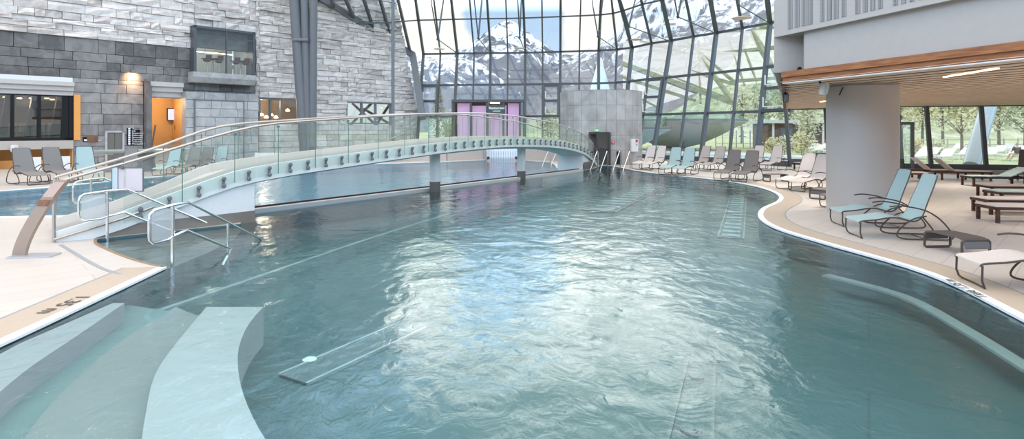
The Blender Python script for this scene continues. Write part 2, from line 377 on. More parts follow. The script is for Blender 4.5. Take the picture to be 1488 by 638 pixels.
# weir between the pools
wv = Vector((9.85, 14, 0)).normalized(); wn = Vector((wv.y, -wv.x, 0))
a = Vector((-6.53, 13.67, 0)); b = Vector((3.35, 27.7, 0))
mb = MB(); mb.bar(a - wn * .02, b - wn * .02, .3, .12).bar(a - Vector((0, 0, .5)), b - Vector((0, 0, .5)), .2, .98)
struct('trim_%d' % k, mb, mat('pale_weir', (.62, .60, .57), .5), 'low pale overflow wall between the two pools'); k += 1
mb = MB(); mb.bar(a - wn * .13 + Vector((0, 0, .075)), b - wn * .13 + Vector((0, 0, .075)), .05, .05)
struct('trim_%d' % k, mb, darkwood, 'dark rim on the overflow wall between the two pools'); k += 1

# underwater features of the front pool
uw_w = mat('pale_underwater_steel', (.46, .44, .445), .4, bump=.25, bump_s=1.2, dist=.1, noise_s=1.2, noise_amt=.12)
def uw(pix, z, name, label, m=uw_w, depth=.97):
    pts = [P(x, y, z) for x, y in pix]; mb = MB(); mb.prism([(p.x, p.y) for p in pts], z - depth, z)
    return mb.build(name, m, label=label, category='underwater bench')
b2 = catmull([P(383, 446, -.06), P(362, 470, -.06), P(347, 505, -.06), P(347, 545, -.06), P(360, 590, -.06), P(390, 645, -.06), P(450, 720, -.06)], 3)
b2l = catmull([P(300, 446, -.06), P(255, 500, -.06), P(225, 545, -.06), P(212, 600, -.06), P(206, 650, -.06), P(215, 720, -.06)], 3)
mb = MB(); mb.prism([(p.x, p.y) for p in b2] + [(p.x, p.y) for p in b2l[::-1]], -.5, -.06)
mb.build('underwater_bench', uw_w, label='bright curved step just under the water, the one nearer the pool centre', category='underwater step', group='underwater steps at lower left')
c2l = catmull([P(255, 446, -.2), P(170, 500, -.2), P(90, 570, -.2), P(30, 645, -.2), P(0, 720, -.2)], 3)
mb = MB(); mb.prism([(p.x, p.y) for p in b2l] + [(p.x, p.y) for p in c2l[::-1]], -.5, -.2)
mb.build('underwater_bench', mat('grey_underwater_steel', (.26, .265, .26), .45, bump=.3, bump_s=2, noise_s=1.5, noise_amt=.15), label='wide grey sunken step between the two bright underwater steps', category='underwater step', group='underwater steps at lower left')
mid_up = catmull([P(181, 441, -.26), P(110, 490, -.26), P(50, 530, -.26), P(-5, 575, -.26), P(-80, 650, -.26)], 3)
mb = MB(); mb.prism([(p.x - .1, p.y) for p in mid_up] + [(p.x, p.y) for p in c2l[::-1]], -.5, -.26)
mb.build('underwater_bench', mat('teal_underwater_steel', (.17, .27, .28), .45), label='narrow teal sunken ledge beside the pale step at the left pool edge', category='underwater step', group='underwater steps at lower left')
s1 = catmull([P(181, 441, -.05), P(110, 490, -.05), P(50, 530, -.05), P(-5, 575, -.05), P(-80, 650, -.05)], 3)
s1l = [P(118, 441, -.05), P(60, 470, -.05), P(0, 501, -.05), P(-120, 580, -.05)]
mb = MB(); mb.prism([(p.x, p.y) for p in s1] + [(max(p.x, -4.7), p.y) for p in s1l[::-1]], -.4, -.045)
mb.build('underwater_bench', mat('lavender_step_steel', (.42, .39, .41), .5), label='pale grey step against the left pool edge', category='underwater step', group='underwater steps at lower left')
fr_ = [P(x, y, -.07) for x, y in ((352, 333), (340, 348), (310, 364), (262, 384), (250, 389))]
mb = MB(); mb.prism([(p.x, p.y) for p in RPt[1:-1]] + [(-7.3, 10.72), (-5.8, 12.05)] + [(p.x, p.y) for p in fr_], -.5, -.07)  # brown-grey slab added for the slate wall's reflection in the water
mb.build('dark_reflection_slab', mat('slate_reflection_tone', (.17, .15, .135), .45), label='slab under water coloured for the dark wall reflection between bridge foot and handrails', category='underwater step')
grate = mat('drain_grate', (.10, .15, .16), .5)
def drain(pix, z, label, slots=0):
    ps = [P(x, y, z) for x, y in pix]; a, b, w = ps[0], ps[1], (ps[2] - ps[1]).length
    t = (b - a).normalized(); sd = Vector((t.y, -t.x, 0)); sd = sd if sd.dot(ps[2] - ps[1]) > 0 else -sd
    e = empty('drain_channel', (a + b) / 2, 0, label=label, category='drain', group='floor drains of the front pool')
    mb = MB(); m0 = (a + b) / 2; mb.bar(a - m0 + sd * w / 2, b - m0 + sd * w / 2, w, .02).build('grate', grate, e)
    mb = MB()
    for s in (0, 1): mb.bar(a - m0 + sd * w * s, b - m0 + sd * w * s, .03, .03)
    mb.build('frame', mat('dull_steel_frame', (.34, .40, .40), .5), e)
    if slots:
        mb = MB()
        for i in range(slots):
            c = a - m0 + (b - a) * ((i + .5) / slots) + sd * w / 2; mb.bar(c - sd * w * .36, c + sd * w * .36, (b - a).length / slots * .45, .05)
        mb.build('slots', mat('pale_grate_slots', (.42, .52, .52), .5), e)
    return e
drain([(405, 545), (583, 468), (600, 482)], -.485, 'dark drain channel on the pool floor left of centre')
drain([(1068, 345), (1083, 283), (1062, 283)][::1] if 0 else [(1043, 345), (1062, 283), (1083, 283)], -.48, 'slatted drain channel near the right bay of the front pool', 16)
drain([(845, 305), (950, 262), (962, 265)], -.48, 'slatted drain channel at the far end of the front pool', 16)
mb = MB()
for x in (970, 1035): mb.bar(P(x, 640, -.49), P(1000 + (x - 970) * .6, 520, -.49), .03, .02)
mb.build('floor_seam', grate, label='pair of dark seams running to the lower edge of the pool floor', category='seam')
for (x, y, lb) in ((1001, 622, 'round grey drain cover in the strip at the bottom of the picture'), (450, 522, 'round pale lamp in the dark drain channel'), (1012, 545, 'small dark inlet cover in the pool floor right of centre')):
    p = P(x, y, -.475); MB().lathe([(.07, -.03), (.075, 0), (.05, .012), (0.01, .014)], p).build('drain_cover', grate if x > 900 else mat('pale_cover', (.75, .85, .8), .4), smooth=True, label=lb, category='drain cover')
def ledge(pix, z, w, label):
    pts = catmull([P(x, y, z) for x, y in pix], 4)
    mb = MB()
    for p, q in zip(pts, pts[1:]): mb.bar(p, q, w, .03)
    mb.build('submerged_ledge', mat('dull_ledge_steel', (.28, .33, .33), .5), label=label, category='ledge')
ledge([(150, 480), (340, 415), (560, 340), (720, 292), (840, 262)], -.3, .08, 'long pale submerged ledge running parallel to the overflow wall')
ledge([(1200, 400), (1310, 430), (1400, 478), (1500, 540)], -.3, .16, 'pale submerged bench edge by the right side of the front pool')

# ------------------------------------------------------------------ left stone wall
A0 = Vector((-26, 27.5, 0)); D = Vector((18, 19.5, 0)).normalized(); N = Vector((D.y, -D.x, 0))
def wu(px, w=0.0):
    a = A0 + N * w; r = (px - CX) / F
    return (r * a.y - a.x) / (D.x - r * D.y)
def wz(px, py, w=0.0):
    u = wu(px, w); Y = (A0 + N * w + D * u).y; return H + (HY - py) / F * Y
def WPt(u, w, z): return A0 + D * u + N * w + Vector((0, 0, z))
WM = Matrix(((D.x, N.x, 0, A0.x), (D.y, N.y, 0, A0.y), (0, 0, 1, 0), (0, 0, 0, 1)))   # local (u, w, z)
# D x N points down, so mirror-safe boxes only
def wbox(mb, u0, u1, w0, w1, z0, z1):
    return mb.box(((u0 + u1) / 2, (w0 + w1) / 2, (z0 + z1) / 2), (u1 - u0, w1 - w0, z1 - z0), WM)
def stones(mb, u0, u1, z0, z1, hmin, hmax, lmin, lmax, amp, uend=None):
    z = z0
    while z < z1 - 1e-3:
        h = min(random.uniform(hmin, hmax), z1 - z)
        if z1 - z - h < hmin * .5: h = z1 - z
        ue = min(u1, uend(z)) if uend else u1
        u = u0
        while u < ue - 1e-3:
            l = min(random.uniform(lmin, lmax), ue - u)
            if ue - u - l < lmin * .5: l = ue - u
            d = random.uniform(0, amp); g = .012
            # front face 3x3 with rough offsets
            gu = [u + g, u + l * random.uniform(.35, .65), u + l - g]; gz = [z + g, z + h * random.uniform(.35, .65), z + h - g]
            V = [[mb.b.verts.new(WPt(gu[i], d + random.uniform(-.35, .35) * amp + (0.15 * amp if i == 1 and j == 1 else 0) + .02, gz[j])) for i in range(3)] for j in range(3)]
            Bk = [mb.b.verts.new(WPt(x, -.08, y)) for x, y in ((u, z), (u + l, z), (u + l, z + h), (u, z + h))]
            for j in range(2):
                for i in range(2): mb.b.faces.new((V[j][i], V[j][i + 1], V[j + 1][i + 1], V[j + 1][i]))
            mb.b.faces.new((Bk[0], Bk[1], V[0][2], V[0][1], V[0][0])); mb.b.faces.new((Bk[1], Bk[2], V[2][2], V[1][2], V[0][2]))
            mb.b.faces.new((Bk[2], Bk[3], V[2][0], V[2][1], V[2][2])); mb.b.faces.new((Bk[3], Bk[0], V[0][0], V[1][0], V[2][0]))
            u += l
        z += h
UM = -14
uC0, uC1 = wu(282), wu(371); uT0, uT1 = wu(268), wu(376)
uD0, uD1, uE0, uE1 = wu(376), wu(451), wu(503), wu(570)
uB0, uB1 = wu(217), wu(265); uA1 = wu(106)
zCt, zCb = wz(282, 37), wz(282, 104)
zs = 6.9; uEnd0, uEndT = wu(607), wu(574)
def uend(z): return uEnd0 + (uEndT - uEnd0) * max(0, min(1.4, (z - 3) / 9.5))
mb = MB()
big = dict(hmin=.24, hmax=.52, lmin=.4, lmax=1.7, amp=.17)
stones(mb, UM, uC0, zs, 17, **big); stones(mb, uC0, uC1, zCt, 17, **big); stones(mb, uC1, uD0, 3.2, 17, **big)
stones(mb, uD0, uEnd0, 4.1, 17, uend=uend, **big)
stones(mb, uD0, uE1, -0.02, 2.35, hmin=.3, hmax=.45, lmin=.7, lmax=1.6, amp=.04)
stones(mb, uD1, uE0, 2.35, 4.1, **big); stones(mb, uE1, uEnd0, -.02, 4.1, uend=uend, **big)
struct('wall_left', mb, light_stone, 'tall wall of pale split-face stone blocks on the left')
mb = MB(); sl = dict(hmin=.45, hmax=.62, lmin=.6, lmax=1.6, amp=.02)
stones(mb, UM, uC0, 4.75, zs, **sl); stones(mb, wu(265), uC0, 0, 4.75, **sl); stones(mb, uC0, uC1, 3.2, zCb, **sl)
struct('wall_left_base', mb, slate, 'dark slate cladding below the pale stone on the left wall')
mb = MB(); stones(mb, uA1, wu(208), 0, 4.75, **sl); struct('wall_left_panel', mb, slate2, 'mid grey slate cladding around the lift door')
mb = MB(); wbox(mb, UM, uEndT, -.5, -.08, 7.05, 17); wbox(mb, uD1 + .1, uE0 - .1, -.4, -.08, 0, 7)
mb.build('wall_left_core', slate, kind='structure', label='solid core behind the stone facing')
# projecting stone tower with panel
mb = MB(); w1 = .7
def stones_w(mb, u0, u1, z0, z1, w, **kk):
    n0 = len(mb.b.verts); stones(mb, u0, u1, z0, z1, **kk); mb.b.verts.ensure_lookup_table()
    for v in list(mb.b.verts)[n0:]: v.co += N * w
tz = wz(300, 134, w1)
a0, a1 = wu(270, w1), wu(375, w1)
stones_w(mb, a0, a1, 0, tz, w1, hmin=.5, hmax=.7, lmin=.8, lmax=1.5, amp=.012)
wbox(mb, a0 + .01, a1 - .01, 0.0, w1 - .07, 0, tz - .01)
struct('wall_left_block', mb, mid_stone, 'lighter grey stone block standing forward of the left wall')
a0, a1 = wu(283, w1 + .1), wu(354, w1 + .1); z1_ = wz(300, 146, w1 + .1)
e = empty('stone_relief', WPt((a0 + a1) / 2, w1 + .1, 0), 0, label='raised rectangular stone panel with thin steel frame on the grey block', category='wall panel')
mb = MB(); stones_w(mb, a0, a1, .0, z1_, w1 + .1, hmin=.5, hmax=.6, lmin=.5, lmax=1.2, amp=.006)
o = mb.build('panel', mid_stone, e); o.matrix_parent_inverse = Matrix.Translation(-e.location)
mb = MB()
for u in (a0, a1): wbox(mb, u - .03, u + .03, w1 + .02, w1 + .16, 0, z1_ + .06)
wbox(mb, a0, a1, w1 + .02, w1 + .16, z1_, z1_ + .06)
o = mb.build('frame', alu2, e); o.matrix_parent_inverse = Matrix.Translation(-e.location)

# upper window box of the lounge
def rel(o, e): o.matrix_parent_inverse = Matrix.Translation(-e.location); return o
w1 = .75
a0, a1 = wu(282, w1), wu(371, w1); zt, zb = wz(282, 36, w1), wz(282, 104, w1)
e = empty('window_30', WPt((a0 + a1) / 2, w1, zb), 0, kind='structure', label='projecting bay window of the upper lounge in the stone wall')
mb = MB(); t_ = .14
wbox(mb, a0, a1, -.3, w1, zt - t_, zt); wbox(mb, a0, a0 + t_, -.3, w1, zb, zt); wbox(mb, a1 - t_, a1, -.3, w1, zb, zt)
rel(mb.build('window_frame', alu, e), e)
mb = MB(); um = a0 + (a1 - a0) * .515; wbox(mb, um - .04, um + .04, w1 - .12, w1 - .02, zb, zt - t_); wbox(mb, a0, a1, w1 - .12, w1 - .04, zt - .62, zt - .54)
rel(mb.build('mullion', alu, e), e)
mb = MB(); wbox(mb, a0 + t_, a1 - t_, w1 - .075, w1 - .055, zb, zt - t_); rel(mb.build('pane', glass('clear_glass', (.93, .96, .95), 1), e), e)
mb = MB(); uL, uR = a0 - .1, a1 + .02
mb.slabpoly([WPt(uL, -.05, zb - .62), WPt(uL, w1 - .1, zb - .62), WPt(uL, w1 + .12, zb - .3), WPt(uL, w1 + .12, zb), WPt(uL, -.05, zb)], D * (uR - uL))
rel(mb.build('window_sill', mid_stone, e), e)
room_m = mat('lounge_grey_wall', (.30, .33, .33), .8)
mb = MB()
wbox(mb, a0, a1 + .4, -4.2, -4.0, zb - .2, zt); wbox(mb, a0 - .5, a0 - .3, -4, -.3, zb - .2, zt); wbox(mb, a1 + .5, a1 + .7, -4, -.3, zb - .2, zt)
struct('wall_lounge', mb, room_m, 'grey walls of the upper lounge')
mb = MB(); wbox(mb, a0 + .16, a1 - .16, -4.0, .6, zb - .1, zb); struct('floor_lounge', mb, darkwood, 'dark floor of the upper lounge')
mb = MB(); wbox(mb, a0 - .5, a1 + .7, -4.2, -.3, zt - .4, zt - .2); struct('ceiling_lounge', mb, mat('lounge_ceiling', (.62, .66, .64), .8, emit=(.8, .9, .85), es=.12), 'pale ceiling of the upper lounge')  # faint glow put into the ceiling colour to brighten the lounge
# bar stools
chrome = mat('chrome', (.8, .8, .8), .12, 1.0)
def stool(u, w):
    e = empty('bar_stool', WPt(u, w, zb), 0, category='bar stool', group='bar stools in the upper lounge window')
    MB().lathe([(.2, 0), (.2, .02), (.03, .05), (.03, .72)], (0, 0, 0), 14).build('pedestal', chrome, e, True)
    MB().lathe([(.12, .68), (.22, .74), (.22, .80), (.19, .83)], (0, 0, 0), 14).build('seat', mat('stool_leather', (.12, .05, .03), .4), e, True)
    MB().box((0, .2, 1.0), (.36, .04, .28), None, .01).build('backrest', mat('stool_leather', (.12, .05, .03), .4), e)
    return e
st = [stool(wu(x, .36), .36) for x in (301, 318, 343, 357)]
for s_, l in zip(st, ('leftmost', 'second from left', 'third from left', 'rightmost')): s_['label'] = l + ' of the four chrome bar stools in the upper lounge window'
for i, x in enumerate((309, 350)):
    e = empty('bar_table', WPt(wu(x, -.9), -.9, zb), 0, category='table', label=('left' if i == 0 else 'right') + ' high dark table behind the bar stools in the upper lounge')
    MB().box((0, 0, 1.02), (1.1, .7, .05), None, .01).build('tabletop', darkwood, e); MB().tube([(0, 0, 0), (0, 0, 1)], .05).build('leg', chrome, e)
lamp_on = mat('warm_lamp', (1, .75, .5), .5, emit=(1, .62, .3), es=6)
for i, x in enumerate((298, 322)):
    p = WPt(wu(x, -1.6), -1.6, zb + 1.5)
    mb = MB(); mb.bar(p - D * .7, p + D * .7, .06, .05).build('linear_lamp', lamp_on, label=('left' if i == 0 else 'right') + ' glowing orange strip lamp in the upper lounge', category='lamp')
    MB().tube([p, p + Vector((0, 0, 1.4))], .01).build('lamp_cord', black_m, label='thin cord holding the %s strip lamp in the upper lounge' % ('left' if i == 0 else 'right'), category='cord')

for nm, pos, en, cl in (('lounge_fill_light', WPt((a0 + a1) / 2, -1.8, zt - .9), 130, (1, .95, .88)),):  # fill light added to brighten the lounge, no fixture there
    pl = bpy.data.lights.new(nm, 'POINT'); pl.energy = en; pl.color = cl; pl.shadow_soft_size = .3
    lo = bpy.data.objects.new(nm, pl); col.objects.link(lo); lo.location = pos
# long lower windows D, E and restaurant room behind
def wall_window(n, px0, px1, pzt, pzb, mull, label, frame=alu2, gl=None, w=.02):
    a0, a1 = wu(px0, w), wu(px1, w)
    e = empty('window_%d' % n, WPt((a0 + a1) / 2, w, pzb), 0, kind='structure', label=label)
    mb = MB(); t = .1
    wbox(mb, a0, a1, -.3, .06, pzt - t, pzt); wbox(mb, a0, a1, -.3, .06, pzb, pzb + t); wbox(mb, a0, a0 + t, -.3, .06, pzb + t, pzt - t); wbox(mb, a1 - t, a1, -.3, .06, pzb + t, pzt - t)
    for f in mull:
        u = a0 + (a1 - a0) * f; wbox(mb, u - .05, u + .05, -.2, .05, pzb + t, pzt - t)
    rel(mb.build('window_frame', frame, e), e)
    mb = MB(); wbox(mb, a0 + t, a1 - t, -.12, -.1, pzb + t, pzt - t); rel(mb.build('pane', gl or MATS['clear_glass'], e), e)
    return a0, a1
wall_window(31, 376, 451, 4.08, 2.4, (.22, .42, .75), 'long window of the lower restaurant beside the three grey pillars')
wall_window(32, 503, 570, 4.08, 2.4, (.33, .63), 'window behind the thin grey column showing the white stand-in block')
warm = mat('warm_interior_wall', (.50, .38, .29), .8)
pl = bpy.data.lights.new('restaurant_lamp', 'POINT'); pl.energy = 110; pl.color = (1, .85, .68); pl.shadow_soft_size = .3
lo = bpy.data.objects.new('restaurant_lamp', pl); col.objects.link(lo); lo.location = WPt(wu(400), -2, 3.8)
mb = MB(); u0, u1 = wu(370), wu(428)
wbox(mb, u0 - 1, u1 + 2.5, -4.2, -4, 1, 5); struct('wall_restaurant', mb, warm, 'brown back wall of the lower restaurant')
mb = MB(); wbox(mb, u0 - 1, u1 + 2.5, -4.2, -.3, 4.3, 4.5); struct('ceiling_restaurant', mb, warm, 'ceiling of the lower restaurant')
mb = MB(); wbox(mb, u0 - 1, u1 + 8, -4.2, -.3, 1.1, 1.3); struct('floor_restaurant', mb, darkwood, 'floor of the lower restaurant')
for i, x in enumerate((380, 387, 394, 401, 418)):
    p = WPt(wu(x, -1.5), -1.5, (2.95, 2.8, 2.95, 2.8, 3.3)[i])
    MB().lathe([(.03, .18), (.12, .1), (.15, 0), (.1, -.03)], p, 12).build('pendant_lamp', lamp_on, smooth=True, label='%s small glowing lamp behind the lower restaurant window' % ('first', 'second', 'third', 'fourth', 'rightmost')[i], category='lamp', group='small lamps in the lower restaurant')
# crossed lattice beams seen through windows D/E (steel outside)
for i, (x0, y0, x1, y1) in enumerate(((508, 183, 540, 150), (528, 158, 572, 183), (512, 150, 536, 172), (546, 183, 566, 152), (440, 180, 452, 160), (432, 176, 462, 148))):
    q0, q1 = W(x0, y0, 50), W(x1, y1, 50); lo_, hi_ = (q0, q1) if q0.z < q1.z else (q1, q0); lo_ = hi_ + (lo_ - hi_) * ((hi_.z + .25) / (hi_.z - lo_.z))
    MB().bar(lo_, hi_, .2, .2).build('steel_brace', brown_m, label='brown steel brace outside behind the lower windows, number %s from the left' % ('two', 'three', 'one', 'four', 'six', 'five')[i] if 0 else ('slanting brown steel brace seen through the window behind the thin column' if i < 4 else 'slanting brown steel brace seen through the window beside the three pillars'), category='steel brace', group='steel braces behind the lower windows' if i < 4 else 'steel braces by the pillar window')

e = empty('white_stand_in', (-21, 60, -.25), R(20), label='white block standing in for the reflection in the lower stone wall windows', category='stand-in block')  # added white block imitating the bright reflection in the lower windows
MB().box((0, 0, 4), (16, 8, 8)).build('wall', mat('reflection_white', (.90, .90, .88), .7), e); MB().box((0, 0, 8.1), (17, 9, .3)).build('roof', alu2, e)
# glazed restaurant front at far left
zb_, zt_ = 1.42, 3.85
e = empty('window_33', WPt(wu(50), 0, zb_), 0, kind='structure', label='black framed glass front of the bar on the far left')
mb = MB()
wbox(mb, UM, uA1, -.25, .05, zt_ - .12, zt_); wbox(mb, UM, uA1, -.25, .05, zb_, zb_ + .14)
for x in (-40, 18, 57, 92): wbox(mb, wu(x) - .07, wu(x) + .07, -.2, .04, zb_, zt_)
for x, q in ((95, .05), (98.5, .05), (103, .12)): wbox(mb, wu(x) - q, wu(x) + q, -.25, .05, zb_, zt_ - .0)
rel(mb.build('window_frame', black_m, e), e)
mb = MB(); wbox(mb, UM, wu(94), -.12, -.1, zb_, zt_); rel(mb.build('pane', glass('dark_reflecting_glass', (.55, .55, .53), 2.2), e), e)
rm = mat('bar_interior', (.16, .13, .11), .8)
mb = MB(); wbox(mb, UM, uA1 + 1, -6.2, -6, 0, 4.3); wbox(mb, uA1 + .9, uA1 + 1.1, -6, -.3, 0, 4.3); struct('wall_bar', mb, rm, 'dim walls of the bar behind the glass front')
mb = MB(); wbox(mb, UM, uA1 + 1, -6.2, -.25, 4.1, 4.3); struct('ceiling_bar', mb, rm, 'ceiling of the bar')
mb = MB(); wbox(mb, UM, uA1 + 1, -6.2, -.3, 1.2, 1.35); struct('floor_bar', mb, rm, 'floor of the bar')
mb = MB(); wbox(mb, uA1 + .02, uA1 + .3, -.07, .14, zb_, zt_)
struct('wall_orange_pier', mb, orange_m, 'orange pier at the end of the bar glazing')
for i, (x, w_) in enumerate(((8, -2), (28, -3), (46, -2.5), (68, -2), (76, -3.4), (86, -2.2))):
    p = WPt(wu(x, w_), w_, 3.7)
    MB().lathe([(.1, .03), (.13, -.03), (.05, -.05)], p, 12).build('ceiling_spot', lamp_on, smooth=True, label='small glowing ceiling spot inside the bar, %s from the left' % ('first', 'second', 'third', 'fourth', 'fifth', 'sixth')[i], category='spot lamp', group='ceiling spots inside the bar')
for uu in (-4, 0, 2.2):
    pl = bpy.data.lights.new('bar_fill_light', 'POINT'); pl.energy = 110; pl.color = (1, .82, .62); pl.shadow_soft_size = .3  # unseen fill lights added to brighten the bar interior
    lo = bpy.data.objects.new('bar_fill_light', pl); col.objects.link(lo); lo.location = WPt(uu, -2.6, 3.5)
# coloured furniture shapes inside bar: dark leaning columns
for i, x in enumerate((14, 52, 88)):
    MB().bar(WPt(wu(x - 12, -1.2), -1.2, zb_), WPt(wu(x, -1.2), -1.2, zt_), .4, .3).build('leaning_column', alu, label='%s dark leaning column behind the bar glazing' % ('first', 'middle', 'right hand')[i], category='column', group='leaning columns in the bar')
for i, x in enumerate((5, 24, 38, 64, 80)):
    e = empty('bar_chair', WPt(wu(x, -1.9), -1.9, 1.35), 0, category='chair', label='%s pale chair just behind the bar glazing' % ('first', 'second', 'third', 'fourth', 'rightmost')[i], group='pale chairs in the bar')
    pm = mat('pale_chair', (.5, .5, .5), .6)
    MB().box((0, 0, .45), (.45, .45, .05), None, .01).build('seat', pm, e); MB().box((0, -.2, .75), (.45, .05, .5), None, .01).build('backrest', pm, e)
    for sx in (-.2, .2):
        for sy in (-.2, .2): MB().tube([(sx, sy, 0), (sx, sy, .44)], .015, 6).build('leg', steel, e)
# white stepped beams above glass front
def beams(n, px0, px1, y0, y1, w, label, ua=None, ub=None):
    a0 = wu(px0) if ua is None else ua; a1 = wu(px1) if ub is None else ub
    zt, zb = wz(px1, y0), wz(px1, y1); mb = MB(); n_ = 3
    for i in range(n_):
        zz1 = zt - (zt - zb) * i / n_; zz0 = zt - (zt - zb) * (i + .86) / n_
        wbox(mb, a0, a1, -.5, w - i * .15, zz0, zz1); wbox(mb, a0, a1, -.5, w - i * .15 - .12, zz0 - (zt - zb) * .2 / n_, zz0)
    struct(n, mb, mat('cornice_plaster', (.50, .47, .44), .7), label)
beams('trim_30', 0, 105, 120, 140, .38, 'stepped white cornice above the bar glazing', UM, uA1)
beams('trim_31', 217, 265, 121, 143, .25, 'stepped white cornice above the orange doorway')
mb = MB(); wbox(mb, UM, uA1, -.3, .12, .98, 1.42); struct('trim_32', mb, tan_m, 'tan parapet band below the bar glazing')
mb = MB(); wbox(mb, UM, uA1, -1.8, -1.6, 0, .98); wbox(mb, uA1 - .02, uA1 + .05, -1.6, 0, 0, .98); wbox(mb, uA1 - 3.2, uA1 - 3.0, -1.6, 0, 0, .98)
struct('wall_niche', mb, mat('orange_niche', (.66, .40, .17), .7, emit=(1, .5, .15), es=.05), 'warm tan niche behind the grey loungers')
mb = MB(); wbox(mb, UM, uA1, -1.8, 0, -.05, .015); struct('floor_niche', mb, tan_m, 'niche floor')
mb = MB(); wbox(mb, UM, wu(100), -1.5, -.6, 0.015, .42); mb.build('upholstered_bench', orange_m, label='low orange upholstered bench in the niche behind the grey loungers', category='bench')
for i, x in enumerate((50, 92, 120)):
    a_, b_ = wu(x - 10, 1.2), wu(x + 10, 1.2); mb = MB(); wbox(mb, a_, b_, 1.0, 1.2, 0, .62)
    mb.build('low_partition', white_m, label='%s low white partition behind the left loungers' % ('left', 'middle', 'right')[i], category='partition', group='low white partitions')
p = WPt(wu(21, .02), .02, 1.1); MB().box(p, (.28, .2, .32), None, .03).build('paper_dispenser', white_m, label='small white dispenser on the parapet behind the leftmost lounger', category='dispenser') if 0 else None
p = WPt(wu(21, .25), .25, 1.05); MB().box(p, (.24, .24, .35), None, .03).build('paper_dispenser', white_m, label='small white dispenser box on the tan band above the leftmost lounger', category='dispenser')

# orange doorway
zd0, zd1 = 1.0, wz(240, 143)
mb = MB(); wbox(mb, uB0 - .3, uB1 + .6, -3.4, -3.2, 0, 4.8); wbox(mb, uB1 + .4, uB1 + .6, -3.2, -.1, 0, 4.8); wbox(mb, uB0 - .6, uB0 - .4, -3.2, -.1, 0, 4.8)
struct('wall_passage', mb, mat('orange_wall', (.64, .39, .16), .75), 'orange walls of the passage behind the doorway')
mb = MB(); wbox(mb, uB0 - .5, uB1 + .5, -3.3, -.3, 4.0, 4.2); struct('ceiling_passage', mb, white_m, 'white ceiling of the orange passage')
mb = MB()
for i in range(6): wbox(mb, uB0 - .1, uB1, -.2 - .3 * i - .3, -.1 - .3 * i + .25 * 0 + .1, 0, zd0 * (i + 1) / 6)
wbox(mb, uB0 - .5, uB1 + .5, -3.3, -1.8, 0, zd0)
struct('floor_passage', mb, tan_m, 'tan steps rising into the orange passage')
pl = bpy.data.lights.new('passage_lamp', 'POINT'); pl.energy = 90; pl.color = (1, .72, .45); pl.shadow_soft_size = .15
lo = bpy.data.objects.new('passage_lamp', pl); col.objects.link(lo); lo.location = WPt((uB0 + uB1) / 2, -1.4, 3.7)
mb = MB(); mb.slabpoly([WPt(wu(209), .5, 0), WPt(wu(217), .5, 0), WPt(wu(217), .5, wz(217, 128)), WPt(wu(209), .5, wz(209, 115))], -N * .9)
struct('wall_doorway_pier', mb, slate, 'dark slate pier with sloped top left of the orange doorway')
px_ = wu(262, -2); 
p = WPt(wu(259, -2.9), -2.9, 2.95)
e = empty('wall_screen', p, math.atan2(D.y, D.x), label='lit blue screen on the orange passage wall', category='screen')
MB().box((0, 0, 0), (1.3, .08, .8), None, .02).build('casing', black_m, e); MB().box((0, -.05, 0), (1.2, .02, .7)).build('display', mat('blue_display', (.3, .4, .9), .4, emit=(.45, .5, 1), es=.9), e)
p = WPt(wu(261, -2.6), -2.6, 2.1); MB().box(p, (.5, .3, .35), None, .02).build('notice_box', black_m, label='small black box below the blue screen in the passage', category='box')
# lift door and signs
a0, a1 = wu(152), wu(180); 
e = empty('lift_door', WPt((a0 + a1) / 2, .05, 0), 0, label='double brown lift door in a pale frame on the slate wall', category='lift door')
zt = wz(160, 190)
mb = MB(); wbox(mb, a0, a0 + .1, .0, .14, 0, zt); wbox(mb, a1 - .1, a1, .0, .14, 0, zt); wbox(mb, a0, a1, .0, .14, zt - .1, zt); rel(mb.build('door_frame', mid_stone, e), e)
for s_ in (0, 1):
    mb = MB(); m_ = (a0 + a1) / 2; wbox(mb, (a0 + .1, m_ + .01)[s_], (m_ - .01, a1 - .1)[s_], .02, .08, 0, zt - .1); rel(mb.build('door_leaf', mat('brown_lift_steel', (.17, .15, .13), .4, .3), e), e)
rotw = math.atan2(D.y, D.x)
LT = Matrix.Rotation(rotw, 4, 'Z') @ Matrix.Rotation(R(90), 4, 'X')
sgn_w = mat('sign_white', (.85, .85, .85), .5)
# directory sign
a0, a1 = wu(184), wu(203); zt, zb = wz(184, 186), wz(184, 211)
e = empty('directory_sign', WPt((a0 + a1) / 2, .05, (zt + zb) / 2), 0, label='black directory board with eight white lines beside the lift', category='sign')
mb = MB(); wbox(mb, a0, a1, .03, .08, zb, zt); rel(mb.build('board', black_m, e), e)
for i, s_ in enumerate(('Therme', 'Lift', 'Restaurant', 'Ruheraum', 'Saunawelt', 'Duschen', 'Toiletten', 'Massage & Spa')):
    z = zt - (i + .75) * (zt - zb) / 8
    mb = MB(); wbox(mb, a0 + .06, a0 + .16, .08, .09, z, z + .09); rel(mb.build('arrow_icon', sgn_w, e), e)
    text(s_, .13, Matrix.Translation(WPt(a0 + .24, .085, z) - e.location) @ LT, sgn_w, e)
a0, a1 = wu(120), wu(142); zt, zb = wz(120, 199), wz(120, 206)
e = empty('direction_sign', WPt((a0 + a1) / 2, .05, (zt + zb) / 2), 0, label='narrow black direction sign with an orange picture left of the lift', category='sign')
mb = MB(); wbox(mb, a0, a1 - .5, .03, .08, zb, zt); rel(mb.build('board', black_m, e), e)
mb = MB(); wbox(mb, a1 - .5, a1, .03, .09, zb - .02, zt + .05); rel(mb.build('picture', mat('picture_brown', (.18, .08, .03), .5, noise_s=4, noise_amt=.8), e), e)
text('Restaurant', .13, Matrix.Translation(WPt(a0 + .25, .085, zb + .04) - e.location) @ LT, sgn_w, e)
